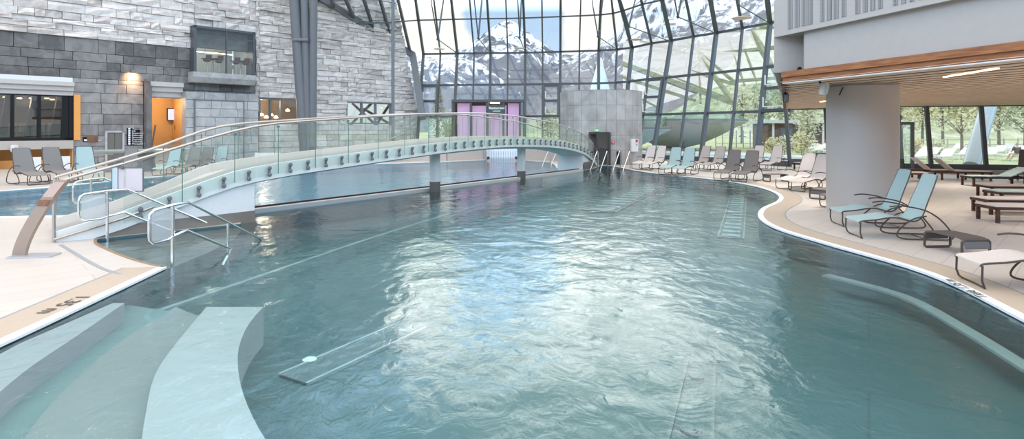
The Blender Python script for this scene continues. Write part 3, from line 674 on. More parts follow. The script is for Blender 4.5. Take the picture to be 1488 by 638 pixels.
mb = MB(); wbox(mb, a0 + .05, a0 + .17, .08, .09, zb + .04, zb + .13); rel(mb.build('arrow_icon', sgn_w, e), e)
# wall lamp with warm glow
p = WPt(wu(191), .35, wz(191, 104))
e = empty('wall_lamp', p, rotw, label='small wall lamp casting a warm glow on the slate wall', category='lamp')
MB().box((0, .28, 0), (.16, .12, .16), None, .02).build('mount', pillar_m, e); MB().tube([(0, .25, 0), (0, 0, .05)], .02).build('arm', pillar_m, e); MB().lathe([(.05, .08), (.11, -.08), (.1, -.1)], (0, 0, 0), 12).build('head', pillar_m, e, True)
for dz, en in ((-.35, 22), (-1.5, 14)):
    pl = bpy.data.lights.new('wall_lamp_glow', 'SPOT'); pl.energy = en * 6; pl.color = (1, .58, .28); pl.spot_size = R(110); pl.spot_blend = 1; pl.shadow_soft_size = .08
    lo = bpy.data.objects.new('wall_lamp_glow', pl); col.objects.link(lo); lo.location = p + Vector((0, 0, -.15)) + N * .1
    tgt = WPt(wu(191), 0, p.z + dz); lo.rotation_euler = (tgt - lo.location).to_track_quat('-Z', 'Y').to_euler()
for i, x in enumerate((20, 165, 310)):
    p = WPt(wu(x, .9), .9, wz(x, -174, .9)); e = empty('wall_floodlight', p, rotw, label=('left', 'middle', 'right')[i] + ' warm floodlight high on the pale stone wall above the frame', category='lamp', group='warm floodlights high on the stone wall')
    MB().box((0, .45, .1), (.12, .9, .08)).build('bracket', pillar_m, e); MB().lathe([(.12, .12), (.2, -.05), (.2, -.08)], (0, 0, 0), 16).build('housing', pillar_m, e, True); MB().lathe([(.17, -.10), (.18, -.085)], (0, 0, 0), 16).build('lens', mat('flood_lens', (1, .8, .6), .5, emit=(1, .68, .42), es=60), e)
    pl = bpy.data.lights.new('floodlight', 'SPOT'); pl.energy = 330; pl.color = (1, .72, .5); pl.spot_size = R(130); pl.spot_blend = 1; pl.shadow_soft_size = .2
    lo = bpy.data.objects.new('floodlight', pl); col.objects.link(lo); lo.location = p + Vector((0, 0, -.2)); lo.rotation_euler = (-N * .2 + Vector((0, 0, -1))).to_track_quat('-Z', 'Y').to_euler()
# leaning dark pole by the doorway
MB().tube([WPt(wu(215), .7, 1.0), WPt(wu(222), .5, wz(222, 182))], .04).build('leaning_rail', brown_m, label='thin dark rail leaning beside the orange doorway', category='rail')
# floating counter (wing shaped)
mb = MB(); c = P(196, 243, 0); prof = []
zc = 1.0
c = Vector(((196 - CX) / F * 27.5, 27.5, 0))
for z, sx, sy in ((.95, 1.0, .75), (1.08, 2.9, 1.1), (1.14, 2.95, 1.15), (1.16, 2.7, 1.0)):
    prof.append([mb.b.verts.new(c + Vector((math.cos(t) * sx * (1 + .1 * math.cos(t)), math.sin(t) * sy, z - .12 + .05 * math.cos(t)))) for t in [2 * math.pi * i / 28 for i in range(28)]])
for A_, B_ in zip(prof, prof[1:]):
    for i in range(28): mb.b.faces.new((A_[i], A_[(i + 1) % 28], B_[(i + 1) % 28], B_[i]))
mb.b.faces.new(prof[-1]); mb.b.faces.new(prof[0][::-1])
e = empty('service_counter', c, 0, label='wing-shaped glass and stone counter in front of the lift', category='counter')
rel(mb.build('counter_top', mat('green_grey_top', (.42, .50, .48), .2), e, True), e)
rel(MB().lathe([(.9, 0), (.8, .5), (.9, .9)], c, 20).build('pedestal', slate, e, True), e)
# three pillars
bx = [(444, 228, 424, -20), (449, 228, 441, -20), (454, 228, 456, -20)]
for (x0, y0, x1, y1), lb, rr in zip(bx, ('left and thickest', 'middle', 'right'), (.34, .27, .25)):
    a_ = W(x0, 230, 37.5); b_ = W(x1, -60, 36.5); a_.z = 0
    MB().tube([a_, b_], rr, 20).build('steel_pillar', pillar_m, smooth=True, label=lb + ' of the three grey steel pillars fanning up beside the stone wall', category='pillar', group='fanned steel pillars')
mb = MB(); a_ = W(437, 58, 36.6); mb.tube([a_ - Vector((.5, 0, 0)), a_ + Vector((.5, 0, 0))], .12, 10).build('pillar_coupling', pillar_m, label='short steel coupling tying the three pillars together', category='coupling')
a_ = P(571, 231); MB().tube([a_, a_ + Vector((0, 0, 13))], .11, 10).build('slender_column', alu2, smooth=True, label='slender vertical grey column standing in front of the right end of the stone wall', category='column')

# ------------------------------------------------------------------ glass facade
gl_f = glass('facade_glass', (.90, .95, .96), 1.0)
#          top x(y=0), fold x, fold y, base x
ML = [(603.9, 615.3, 78.6, 605), (630.5, 640, 78.3, 633.5), (655.8, 664.6, 77.8, 657.5), (682.5, 689, 77.5, 685.5), (707.8, 713, 77.2, 710.5), (735, 738, 77, 736.7), (760.4, 763.4, 76.6, 762.5), (787.5, 788.5, 76, 788.3),
      (814.8, 814.4, 75.2, 813.5), (844, 841.9, 74.5, 841), (873.5, 870, 73.6, 869.5), (888.7, 896.5, 72, 890.5), (900, 918.3, 69.3, 902), (931.5, 946.8, 63, 927), (962, 975.3, 59, 948), (996.7, 1007.9, 53, 986), (1032.3, 1040.9, 47.9, 1018), (1071, 1078.8, 40.8, 1059), (1114.9, 1118.9, 33.6, 1099), (1150, 1158, 24, 1148)]
pts = []
for i, (xt, xf, yf, xb) in enumerate(ML):
    Yf = 6.5 * F / (HY - yf); Fp = Vector(((xf - CX) / F * Yf, Yf, 8.5))
    dd = 4.1 if i < 11 else 4.1 - (i - 10) * .16
    r = (xb - CX) / F; Y = Yf + .5
    while Y > Yf - 8:
        if math.hypot(r * Y - Fp.x, Y - Fp.y) >= dd and Y < Yf - 1: break
        Y -= .02
    Bp = Vector((r * Y, Y, 0))
    r = (xt - CX) / F; Y = Yf
    while Y > 15:
        z = H + HY / F * Y
        if z - 8.5 - .71 * math.hypot(r * Y - Fp.x, Y - Fp.y) <= 0: break
        Y -= .02
    Tp = Vector((r * Y, Y, H + HY / F * Y))
    Tp = Fp + (Tp - Fp) * (3.6 / max(.6, Tp.z - 8.5)) if Tp.z - 8.5 < 3.6 else Tp
    pts.append((Bp, Bp.lerp(Fp, 3.05 / 8.5), Bp.lerp(Fp, 5.7 / 8.5), Fp, Fp.lerp(Tp, .64), Tp))
EXT = []
for i, p in enumerate(pts):                    # roof continues overhead, beyond the frame
    d = (p[5] - p[3]); q1 = p[3] + d * 1.7; q2 = Vector((q1.x * .8, q1.y - 14, q1.z + 2.6))
    EXT.append((p[5], q1, q2))
def inward(i):
    j = min(i + 1, len(pts) - 1); t = (pts[j][3] - pts[max(i - 1, 0)][3]).normalized(); return Vector((t.y, -t.x, 0)) 
wn_ = 1
for i in range(len(pts) - 1):
    p, q = pts[i], pts[i + 1]; c = (p[0] + q[0]) / 2
    place = 'left of the restaurant entrance' if i < 5 else 'above the restaurant entrance' if i < 8 else 'between the entrance and the round stone tower' if i < 13 else 'behind the row of loungers on the right'
    e = empty('window_%d' % wn_, c, 0, kind='structure', label='tall angled facade bay %s' % place); wn_ += 1
    mb = MB()
    for a_ in range(5):
        if i in (12, 11) and a_ < 0: continue
        mb.face([p[a_], q[a_], q[a_ + 1], p[a_ + 1]])
    mb.face([EXT[i][0], EXT[i + 1][0], EXT[i + 1][1], EXT[i][1]])
    mb.face([EXT[i][1], EXT[i + 1][1], EXT[i + 1][2], EXT[i][2]])
    rel(mb.build('pane', gl_f, e), e)
    n = inward(i); wd = .20 if i % 2 == 0 else .125
    mb = MB(); ln = [x for x in p] + list(EXT[i][1:])
    for a_, b_ in zip(ln, ln[1:]): mb.bar(a_, b_, wd * (.75 if a_.z > 8.4 else 1), wd * 1.3, up=n)
    rel(mb.build('mullion', alu, e), e)
    mb = MB()
    for a_, tw in ((1, .16), (2, .16), (3, .15), (4, .1), (5, .1)): mb.bar(p[a_], q[a_], tw, tw)
    mb.bar(p[0] + Vector((0, 0, .12)), q[0] + Vector((0, 0, .12)), .3, .34)
    mb.bar(EXT[i][1], EXT[i + 1][1], .12, .12)
    rel(mb.build('transom', alu, e), e)
# opening sashes
def sash(i, z0, z1, f0=.1, f1=.9, label=''):
    p, q = pts[i], pts[i + 1]
    def at(f, z): return p[0].lerp(p[3], z / 8.5).lerp(q[0].lerp(q[3], z / 8.5), f) - inward(i) * .0
    e = empty('vent_window', at(.5, z0), 0, label=label, category='opening window')
    mb = MB(); off = inward(i) * .12; off = off if (off.y < 0 or off.x < 0) else -off
    c = [at(f0, z0) + off, at(f1, z0) + off, at(f1, z1) + off, at(f0, z1) + off]; m0, m1 = (c[0] + c[3]) / 2, (c[1] + c[2]) / 2
    for a_, b_ in ((c[0], c[1]), (c[1], c[2]), (c[2], c[3]), (c[3], c[0]), (m0, m1)): mb.bar(a_, b_, .18, .18)
    rel(mb.build('sash_frame', alu, e), e)
    mb = MB(); mb.face(c); rel(mb.build('pane', gl_f, e), e)
    mb = MB(); dz = Vector((0, 0, .35)); o2 = off * 1.4
    for s_, t_ in ((c[0], c[1]), (m0, m1)):
        mb.bar(s_.lerp(t_, .12) + o2 + dz * .6, s_.lerp(t_, .12) + o2 + dz * 2.2, .06, .06); mb.bar(s_.lerp(t_, .1) + o2 + dz * .6, s_.lerp(t_, .9) + o2 + dz * .6, .05, .05)
    rel(mb.build('actuator', white_m, e), e)
sash(0, 3.05, 5.6, .12, .92, 'dark framed opening window near the left end of the glass facade')
sash(7, 3.05, 5.55, .1, .9, 'dark framed opening window right of the restaurant entrance')
sash(13, 3.05, 5.6, .08, .92, 'dark framed opening window just right of the round stone tower')
sash(18, 3.1, 5.7, .08, .9, 'dark framed opening window beside the white overhanging block')
# diagonal roof edge beam along stone wall and short mullions standing on it
bm0 = W(466, -2, 40.5); bm1 = W(600, 80, 47.5); bm2 = W(614, 172, 45.5)
far_beam = MB(); far_beam.bar(bm0, bm1, .4, .45).bar(bm0, bm0 + (bm0 - bm1) * .8, .4, .45); far_beam.build('roof_edge_beam', alu2, label='long grey beam climbing diagonally across the stone wall', category='beam')
mb = MB(); mb.bar(bm1, bm2, .75, .5, up=(1, 0, 0)).build('facade_corner_post', alu2, label='thick grey slanting post where the stone wall meets the glass', category='post')
def on_beam(px):
    f = (px - 466) / 134; return bm0.lerp(bm1, f)
sm = [(480, -4, 482.6), (502.6, 0, 509.8), (529, 0, 538.5), (552.5, 0, 566.5), (578.6, 0, 596)]
ppts = []
for x0, y0, xb in sm:
    b_ = on_beam(xb); a_ = W(x0, y0, b_.y - 2.2 if x0 < 560 else b_.y - 3.5); a_ = b_ + (a_ - b_) * 1.0; ppts.append((a_, b_))
ppts.append((pts[0][5], pts[0][3]))
for i, ((a_, b_), (c_, d_)) in enumerate(zip(ppts, ppts[1:])):
    e = empty('window_%d' % (wn_ + i), b_, 0, kind='structure', label='roof glazing strip above the diagonal beam at the stone wall')
    mb = MB(); mb.face([a_, c_, d_, b_]); rel(mb.build('pane', gl_f, e), e)
    mb = MB(); mb.bar(a_ + (a_ - b_) * .3, b_, .18, .25).build('mullion', alu, e); rel(kids(e)[-1], e) if 0 else None
for o in [o for o in bpy.data.objects if o.name.startswith('mullion') and o.parent and o.parent.name.startswith('window_')]: rel(o, o.parent)
hz = [W(512, 34, on_beam(512).y), W(560, 33, 42.8), pts[0][4]]
for a_, b_, lb in ((hz[0], hz[1], 'left thin purlin across the roof glazing by the stone wall'), (hz[1], hz[2], 'right thin purlin across the roof glazing, behind the slender column'), (W(455, 1.5, 40), W(505, 1, 42), 'short pale purlin at the upper end of the diagonal beam')):
    MB().bar(a_, b_, .1, .1).build('purlin', alu, label=lb, category='purlin')
# V struts in front of the glass
for i, (nx, ny, xa, xb, cx_, cy_, Y) in enumerate(((636, 57, 621, 649, 664, 77, 45.5), (695, 55.5, 686, 703, 712.5, 77, 45.5), (755, 54.5, 751, 759, 763, 76, 45.5), (869, 53, 855, 880, 895, 71, 45), (914, 38.5, 893, 930, 971, 59, 41.5), (985, 24.5, 975, 996, 1040, 48, 37.5), (1073, 7, 1068, 1080, 1117, 33, 33.5))):
    n_ = W(nx, ny, Y); e = empty('roof_brace', n_, 0, label='thin V shaped roof brace number %d' % i, category='brace', group='V shaped braces under the glass roof')
    e['label'] = 'thin V shaped brace under the glass roof, ' + ('leftmost', 'second from the left', 'in front of the mountain peak', 'above the glass cone', 'above and right of the stone tower', 'second from the right', 'rightmost beside the white block')[i]
    a_ = W(xa, -30, Y - 3); b_ = W(xb, -30, Y + .5)
    rel(MB().tube([n_, a_], .045, 6).build('strut', alu, e), e); rel(MB().tube([n_, b_], .07, 6).build('strut', alu2, e), e)
    rel(MB().tube([n_, W(cx_, cy_, Y + 2.2)], .035, 6).build('tie_rod', alu, e), e); rel(MB().lathe([(.05, -.1), (.12, 0), (.05, .1)], n_, 8).build('node', alu, e), e)
# saucer lamps
for i, (x, y, Y, rr) in enumerate(((638, 71, 36, .34), (755, 70, 34, .33), (925, 57, 28, .3), (1077.5, 26, 22, .37))):
    c = W(x, y, Y); e = empty('saucer_lamp', c, 0, label='shallow round pendant lamp, ' + ('leftmost in front of the white cloud', 'below the mountain peak', 'above the round stone tower', 'nearest, top right by the white block')[i], category='lamp', group='saucer pendant lamps')
    MB().lathe([(.02, .05), (rr * .6, .035), (rr, 0), (rr * .96, -.02), (rr * .5, -.045)], (0, 0, 0), 28).build('disc', mat('warm_saucer', (.80, .66, .52), .5), e, True)
    MB().tube([(0, 0, .04), (0, 0, 7)], .006, 5).build('cable', alu2, e)

# restaurant entrance portal
Yp = 43.2
def PP(x, y): return W(x, y, Yp)
e = empty('entrance_portal', Vector((PP(708, 150).x, Yp, .9)), 0, label='dark framed restaurant entrance with pink panels behind the bridge', category='entrance')
def portal_box(name, x0, x1, y0, y1, dy0, dy1, m, mbx=None):
    a_, b_ = PP(x0, y0), PP(x1, y1); mb = mbx or MB(); mb.box(((a_.x + b_.x) / 2, Yp + (dy0 + dy1) / 2, (a_.z + b_.z) / 2), (b_.x - a_.x, dy1 - dy0, a_.z - b_.z)); 
    if mbx is None: return rel(mb.build(name, m, e), e)
mb = MB(); portal_box('', 657, 762, 145, 148.5, -.5, .3, alu, mb)
for x0, x1 in ((657, 659.5), (683, 686), (706.5, 710), (730, 733), (755, 757.5), (759.5, 762)): portal_box('', x0, x1, 148, 215, -.4, .1, alu, mb)
rel(mb.build('frame', alu, e), e)
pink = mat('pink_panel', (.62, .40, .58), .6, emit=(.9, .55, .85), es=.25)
for (x0, x1, y0) in ((664, 682, 150), (686, 706, 153.5), (710, 730, 153), (733, 736, 153), (738, 754, 150)): portal_box('pink_panel', x0, x1, y0, 208, .3, .4, pink)
portal_box('lobby', 659, 757, 148, 215, .8, 1.0, mat('lobby_dark', (.05, .03, .025), .7))
portal_box('downlight', 712, 726, 148.6, 150, .2, .5, lamp_on)
p = PP(722, 159.5); s_ = empty('restaurant_sign', p + Vector((0, -.6, 0)), 0, label='dark hanging sign lettered Restaurant at the entrance', category='sign')
MB().box((0, 0, 0), (1.3, .06, .68), None, .01).build('board', mat('sign_slate', (.06, .075, .075), .5), s_)
text('Restaurant', .27, Matrix.Translation((-.62 + .62, -.04, .02)) @ Matrix.Rotation(R(90), 4, 'X'), mat('sign_letters', (.75, .9, .8), .5, emit=(.8, 1, .9), es=.3), s_, align='CENTER')
text('LOUNGE', .14, Matrix.Translation((0, -.04, -.17)) @ Matrix.Rotation(R(90), 4, 'X'), MATS['sign_letters'], s_, align='CENTER')

# raised terrace wall behind the back pool
tw = mat('tan_terrace_wall', (.50, .42, .36), .6)
mb = MB(); 
def wallseg(mb, a_, b_, z0, z1, th=.3):
    mb.bar(Vector((*a_, (z0 + z1) / 2)), Vector((*b_, (z0 + z1) / 2)), th, z1 - z0)
wallseg(mb, (-7.6, 36.0), (-4.2, 36.6), 0, .95); wallseg(mb, (-4.2, 36.6), (-2.0, 37.9), 0, .95); wallseg(mb, (-2.0, 37.9), (-2.0, 41), -.8, .95)
wallseg(mb, (.8, 37.2), (.8, 41), -.8, .95); wallseg(mb, (.8, 37.2), (3.2, 36.9), 0, .95); wallseg(mb, (3.2, 36.9), (5.2, 37.0), 0, .95)
struct('wall_terrace', mb, tw, 'tan low wall of the raised terrace behind the back pool')
mb = MB(); mb.prism([(-7.8, 36), (-4.2, 36.7), (-2.0, 38), (-2.0, 41), (.8, 41), (.8, 37.3), (3.2, 37.0), (5.4, 37.1), (8.0, 41.6), (4, 44.0), (-4, 44.5), (-7.6, 44.5)], .82, .95)
struct('floor_terrace', mb, deck_m, 'raised terrace in front of the restaurant entrance')
# curtain of the swim-through
e = empty('strip_curtain', (-.6, 41.2, .8), 0, label='bright plastic strip curtain of the swim-through below the bridge', category='curtain')
mb = MB()
for i in range(16): mb.box((-1.3 + i * .17, 0, -.45), (.15, .02, .95))
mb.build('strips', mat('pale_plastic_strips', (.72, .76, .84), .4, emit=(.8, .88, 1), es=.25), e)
MB().box((0, 0, .06), (2.9, .12, .12)).build('rail', alu2, e)
# stair with steps to terrace
e = empty('terrace_stair', (-7.6, 36.2, 0), 0, label='short concrete stair rising to the terrace left of the bridge column', category='stair')
for i in range(5): MB().box((.35 * i - .8, -.35, .1 + .17 * i), (.4, 1.1, .08)).build('step', mid_stone, e)
MB().tube([(-1, -.9, .9), (.9, -.9, 1.8)], .03).build('handrail', steel, e)

# ------------------------------------------------------------------ round stone tower
tc0 = Vector(((873 - CX) / F * 34.2, 34.2, 0)); tr_ = 2.42
def tower_mat():
    m = bpy.data.materials.new('tower_slabs'); m.use_nodes = True; t = m.node_tree; b = t.nodes['Principled BSDF']; K = t.links.new
    uv = t.nodes.new('ShaderNodeTexCoord'); br = t.nodes.new('ShaderNodeTexBrick'); br.offset = 0; br.inputs['Scale'].default_value = 1; br.inputs['Brick Width'].default_value = .55; br.inputs['Row Height'].default_value = .84
    br.inputs['Mortar Size'].default_value = .01; br.inputs['Color1'].default_value = (.33, .305, .28, 1); br.inputs['Color2'].default_value = (.41, .385, .355, 1); br.inputs['Mortar'].default_value = (.16, .16, .155, 1)
    ns = t.nodes.new('ShaderNodeTexNoise'); ns.inputs['Scale'].default_value = 1.3; ns.inputs['Detail'].default_value = 8; ns.inputs['Distortion'].default_value = .5; K(uv.outputs['Object'], ns.inputs['Vector'])
    mr = t.nodes.new('ShaderNodeMapRange'); mr.inputs[1].default_value = .3; mr.inputs[2].default_value = .75; mr.inputs[3].default_value = .78; mr.inputs[4].default_value = 1.3; K(ns.outputs['Fac'], mr.inputs[0])
    mx = t.nodes.new('ShaderNodeMix'); mx.data_type = 'RGBA'; mx.blend_type = 'MULTIPLY'; mx.inputs[0].default_value = 1
    K(uv.outputs['UV'], br.inputs['Vector']); K(br.outputs['Color'], mx.inputs[6]); K(mr.outputs[0], mx.inputs[7]); K(mx.outputs[2], b.inputs['Base Color']); b.inputs['Roughness'].default_value = .6
    return m
tm = tower_mat()
def cylwall(a0, a1, z0, z1, r, n, mb, uvl):
    for i in range(n):
        t0, t1 = a0 + (a1 - a0) * i / n, a0 + (a1 - a0) * (i + 1) / n
        f = mb.face([tc0 + Vector((r * math.cos(t), r * math.sin(t), z)) for t, z in ((t0, z0), (t1, z0), (t1, z1), (t0, z1))])
        for l, (t, z) in zip(f.loops, ((t0, z0), (t1, z0), (t1, z1), (t0, z1))): l[uvl].uv = (t * r, z)
# door opening angle from pixels
def tang(px):
    r = (px - CX) / F; # ray-circle
    A_ = r * r + 1; B_ = -2 * (r * tc0.x + tc0.y); C_ = tc0.x ** 2 + tc0.y ** 2 - tr_ ** 2; disc = max(0, B_ * B_ - 4 * A_ * C_); Y = (-B_ - math.sqrt(disc)) / (2 * A_)
    return math.atan2(Y - tc0.y, r * Y - tc0.x), Y
d0, d1 = tang(856)[0], tang(886.5)[0]; dz = 1.84
mb = MB(); uvl = mb.b.loops.layers.uv.new('uv')
cylwall(d1, d0 + 2 * math.pi, 0, dz, tr_, 44, mb, uvl); cylwall(d0, d0 + 2 * math.pi, dz, 4.22, tr_, 48, mb, uvl)
for i in range(48):
    t0, t1 = 2 * math.pi * i / 48, 2 * math.pi * (i + 1) / 48
    mb.face([tc0 + Vector((tr_ * math.cos(t0), tr_ * math.sin(t0), 4.22)), tc0 + Vector((tr_ * math.cos(t1), tr_ * math.sin(t1), 4.22)), tc0 + Vector((0, 0, 4.22))])
mb.face([tc0 + Vector((tr_ * math.cos(d0), tr_ * math.sin(d0), 0)), tc0 + Vector((.9, -.9, 0)), tc0 + Vector((.9, -.9, dz)), tc0 + Vector((tr_ * math.cos(d0), tr_ * math.sin(d0), dz))])
o = mb.build('stone_tower', tm, label='round tower clad in grey stone slabs at the far end of the pool', category='tower')
o.data.uv_layers[0].name = 'uv'
# straight flank right of the tower reaching to 933px
e = empty('tower_door', (tc0.x, tc0.y - tr_, 0), 0, label='dark framed glass door in the round stone tower', category='door')
def tpt(px, z, r=None):
    t, Y = tang(px); rr = r or tr_ + .02; return tc0 + Vector((rr * math.cos(t), rr * math.sin(t), z))
mb = MB()
for x in (857, 868, 885.5): mb.bar(tpt(x, 0), tpt(x, dz), .12, .12, up=(0, 1, 0))
mb.bar(tpt(857, dz - .05), tpt(885.5, dz - .05), .12, .12)
rel(mb.build('door_frame', mat('dark_brown_frame', (.05, .035, .03), .5), e), e)
mb = MB(); mb.face([tpt(869, 0, tr_ - .1), tpt(885, 0, tr_ - .1), tpt(885, dz, tr_ - .1), tpt(869, dz, tr_ - .1)]); rel(mb.build('door_leaf', glass('beige_glass', (.75, .68, .60), 1.5), e), e)
p = tpt(867, dz + .1)
e = empty('exit_sign', p + Vector((0, -.05, 0)), 0, label='small green emergency exit sign above the tower door', category='sign')
MB().box((0, 0, 0), (.26, .05, .1)).build('sign_box', mat('exit_green', (.05, .5, .12), .5, emit=(.1, .9, .2), es=.5), e); MB().box((0, -.03, 0), (.1, .01, .07)).build('pictogram', sgn_w, e)
p = tpt(890.5, 1.28); e = empty('fire_alarm_sign', p + Vector((0, -.03, 0)), 0, label='round red sign on the tower right of the door', category='sign')
MB().lathe([(.085, 0), (.085, .02), (.06, .03)], (0, 0, 0), 20, Matrix.Rotation(R(90), 4, 'X')).build('disc', mat('red', (.65, .05, .04), .5), e); MB().box((0, -.035, 0), (.03, .01, .09)).build('symbol', sgn_w, e)
p = tpt(921, 1.1); e = empty('first_aid_cabinet', p + Vector((0, -.08, 0)), R(35), label='white wall cabinet with a red square on the right side of the tower', category='cabinet')
MB().box((0, 0, 0), (.5, .14, .72), None, .01).build('box', white_m, e); MB().box((.1, -.08, .25), (.16, .01, .16)).build('red_square', MATS['red'], e); MB().box((.1, -.08, .02), (.1, .01, .06)).build('lock', alu2, e)
p = tpt(826, 2.05); e = empty('tower_lamp', p + Vector((0, -.08, 0)), 0, label='small white lamp housing on the left of the round tower', category='lamp'); MB().box((0, 0, 0), (.2, .14, .18), None, .02).build('housing', white_m, e); MB().box((0, -.08, -.03), (.14, .02, .06)).build('lens', alu2, e)
p = tpt(899, .42); MB().box(p + Vector((0, .0, 0)), (.24, .15, .7))  .build('recess_box', black_m, label='narrow dark recess low on the tower beside the ladder', category='recess')

F_blue0 = mat('aqua_panel', (.33, .455, .46), .7)
# ------------------------------------------------------------------ footbridge
near = [(-8.1, 10.1), (-7.0, 11.0), (-5.9, 12.1), (-4.35, 14.4), (-1.9, 18.1), (1.0, 23.2), (3.55, 28.0), (4.35, 30.0), (4.75, 31.3)]
NP = catmull([(*p, 0) for p in near], 10)
SD = [(79, 350, 266), (125, 336, 249), (172, 322, 243.5), (208, 308, 231), (235, 297, 221), (268, 286, 210.5), (292, 277, 204), (320, 266, 196.5), (340, 259, 189), (355, 255, 184), (388, 250, 180), (415, 244.5, 178), (455, 239, 175.5), (500, 233, 172), (560, 224.5, 168), (640, 214, 165), (700, 208.5, 164.5), (740, 206, 167.5), (800, 207.5, 177), (830, 212, 187), (850, 219, 196), (862, 229, 208), (869, 238, 224)]
def interp(px, k):
    if px <= SD[0][0]: return SD[0][k]
    for a_, b_ in zip(SD, SD[1:]):
        if px <= b_[0]: return a_[k] + (b_[k] - a_[k]) * (px - a_[0]) / (b_[0] - a_[0])
    return SD[-1][k]
near_s = []
for p in NP:
    px = CX + p.x / p.y * F; zd = H - (interp(px, 1) - HY) / F * p.y; near_s.append(Vector((p.x, p.y, max(0, zd))))
# smooth the deck heights
for _ in range(3):
    near_s = [near_s[0]] + [Vector((b_.x, b_.y, (a_.z + 2 * b_.z + c_.z) / 4)) for a_, b_, c_ in zip(near_s, near_s[1:], near_s[2:])] + [near_s[-1]]
# resample uniformly
def resample(path, step):
    o = [path[0].copy()]; acc = 0
    for a_, b_ in zip(path, path[1:]):
        ln = (Vector(b_[:2]) - Vector(a_[:2])).length
        while acc + ln >= step:
            t = (step - acc) / ln; a_ = a_.lerp(b_, t); o.append(a_.copy()); ln = (Vector(b_[:2]) - Vector(a_[:2])).length; acc = 0
        acc += ln
    o.append(path[-1].copy()); return o
NB = resample(near_s, .5)
BWID = 1.5
def nrm(path, i):
    t = path[min(i + 1, len(path) - 1)] - path[max(i - 1, 0)]; t.z = 0; t.normalize(); return Vector((-t.y, t.x, 0))
FB = [p + nrm(NB, i) * BWID for i, p in enumerate(NB)]
bridge = empty('footbridge', NB[0], 0, label='arched footbridge with green glass railings crossing between the pools', category='bridge')
beam_m = mat('pale_green_beam', (.80, .82, .78), .45); under_m = mat('white_bridge_body', (.78, .77, .74), .6)
bw = [.05 if p.z < .1 else .32 for p in NB]
mb = MB()
def ribbon(mb, P0, P1, flip=False):
    v0 = [mb.b.verts.new(p) for p in P0]; v1 = [mb.b.verts.new(p) for p in P1]
    for i in range(len(P0) - 1): mb.b.faces.new((v0[i], v0[i + 1], v1[i + 1], v1[i]))
up = lambda L_, h: [p + Vector((0, 0, h)) for p in L_]
def edge_beam(base, sgn):
    mb = MB(); n_ = [nrm(NB, i) for i in range(len(NB))]
    A_ = [p + Vector((0, 0, .15)) for p in base]; B_ = [Vector((p.x, p.y, max(-.3, p.z - .18))) for p in base]
    A2 = [p + n * .08 * sgn for p, n in zip(A_, n_)]; B2 = [p + n * .08 * sgn for p, n in zip(B_, n_)]
    for a_, b_ in ((A_, B_), (B_, B2), (B2, A2), (A2, A_)): ribbon(mb, a_, b_)
    return mb
rel(edge_beam(NB, 1).build('edge_beam', beam_m, bridge), bridge); rel(edge_beam(FB, -1).build('edge_beam', beam_m, bridge), bridge)
mb = MB(); ribbon(mb, up([p.lerp(q, .05) for p, q in zip(NB, FB)], .05), up([p.lerp(q, .95) for p, q in zip(NB, FB)], .05)); 
I_ = [p.lerp(q, .05) for p, q in zip(NB, FB)]; J_ = [p.lerp(q, .95) for p, q in zip(NB, FB)]
rel(mb.build('walkway', mat('tan_walkway', (.58, .53, .48), .7), bridge), bridge)
mb = MB(); M1 = [p.lerp(q, .25) + Vector((0, 0, -.26)) for p, q in zip(NB, FB)]; M2 = [p.lerp(q, .75) + Vector((0, 0, -.26)) for p, q in zip(NB, FB)]
ribbon(mb, up(I_, -.16), M1); ribbon(mb, M1, M2); ribbon(mb, M2, up(J_, -.16))
rel(mb.build('underside', under_m, bridge), bridge)
# kerbs
mb = MB(); ribbon(mb, up([p.lerp(q, .1) for p, q in zip(NB, FB)], .05), up([p.lerp(q, .1) for p, q in zip(NB, FB)], .22)); ribbon(mb, up([p.lerp(q, .9) for p, q in zip(NB, FB)], .05), up([p.lerp(q, .9) for p, q in zip(NB, FB)], .22)); ribbon(mb, up([p.lerp(q, .9) for p, q in zip(NB, FB)], .22), up([p.lerp(q, .96) for p, q in zip(NB, FB)], .22))
rel(mb.build('kerb', mat('tan_kerb', (.60, .55, .50), .6), bridge), bridge)
# ground plinths at both ends
def plinth(i0, i1, name):
    mb = MB(); A_, B_ = [p.lerp(q, .06) for p, q in zip(NB, FB)][i0:i1], [p.lerp(q, .94) for p, q in zip(NB, FB)][i0:i1]
    lo1 = [Vector((p.x, p.y, -.6)) for p in A_]; lo2 = [Vector((p.x, p.y, -.6)) for p in B_]; ribbon(mb, up(A_, -.1), lo1); ribbon(mb, up(B_, -.1), lo2)
    mb.face([A_[-1] + Vector((0, 0, -.1)), lo1[-1], lo2[-1], B_[-1] + Vector((0, 0, -.1))]); mb.face([A_[0] + Vector((0, 0, -.1)), lo1[0], lo2[0], B_[0] + Vector((0, 0, -.1))])
    return rel(mb.build(name, under_m, bridge), bridge)
i_end = max(i for i, p in enumerate(NB) if p.y < 12.7) + 1
plinth(0, i_end, 'abutment')
i_b = min(i for i, p in enumerate(NB) if p.y > 28.0)
plinth(i_b, len(NB), 'abutment')
mb = MB(); A_ = [p.lerp(q, .04) for p, q in zip(NB, FB)][0:i_end]; ribbon(mb, [Vector((p.x, p.y, -.6)) for p in A_], [Vector((p.x, p.y, min(max(0, p.z - .15), .22))) for p in A_]); rel(mb.build('base_band', mat('brown_steel_band', (.26, .22, .19), .35, .4), bridge), bridge)
A_ = [p.lerp(q, .02) for p, q in zip(NB, FB)][i_b:]; mb = MB(); ribbon(mb, [Vector((p.x, p.y, -.6)) for p in A_], [Vector((p.x, p.y, min(max(0, p.z - .15), .38))) for p in A_]); rel(mb.build('base_band', mat('dark_steel_band', (.16, .15, .14), .35, .3), bridge), bridge)
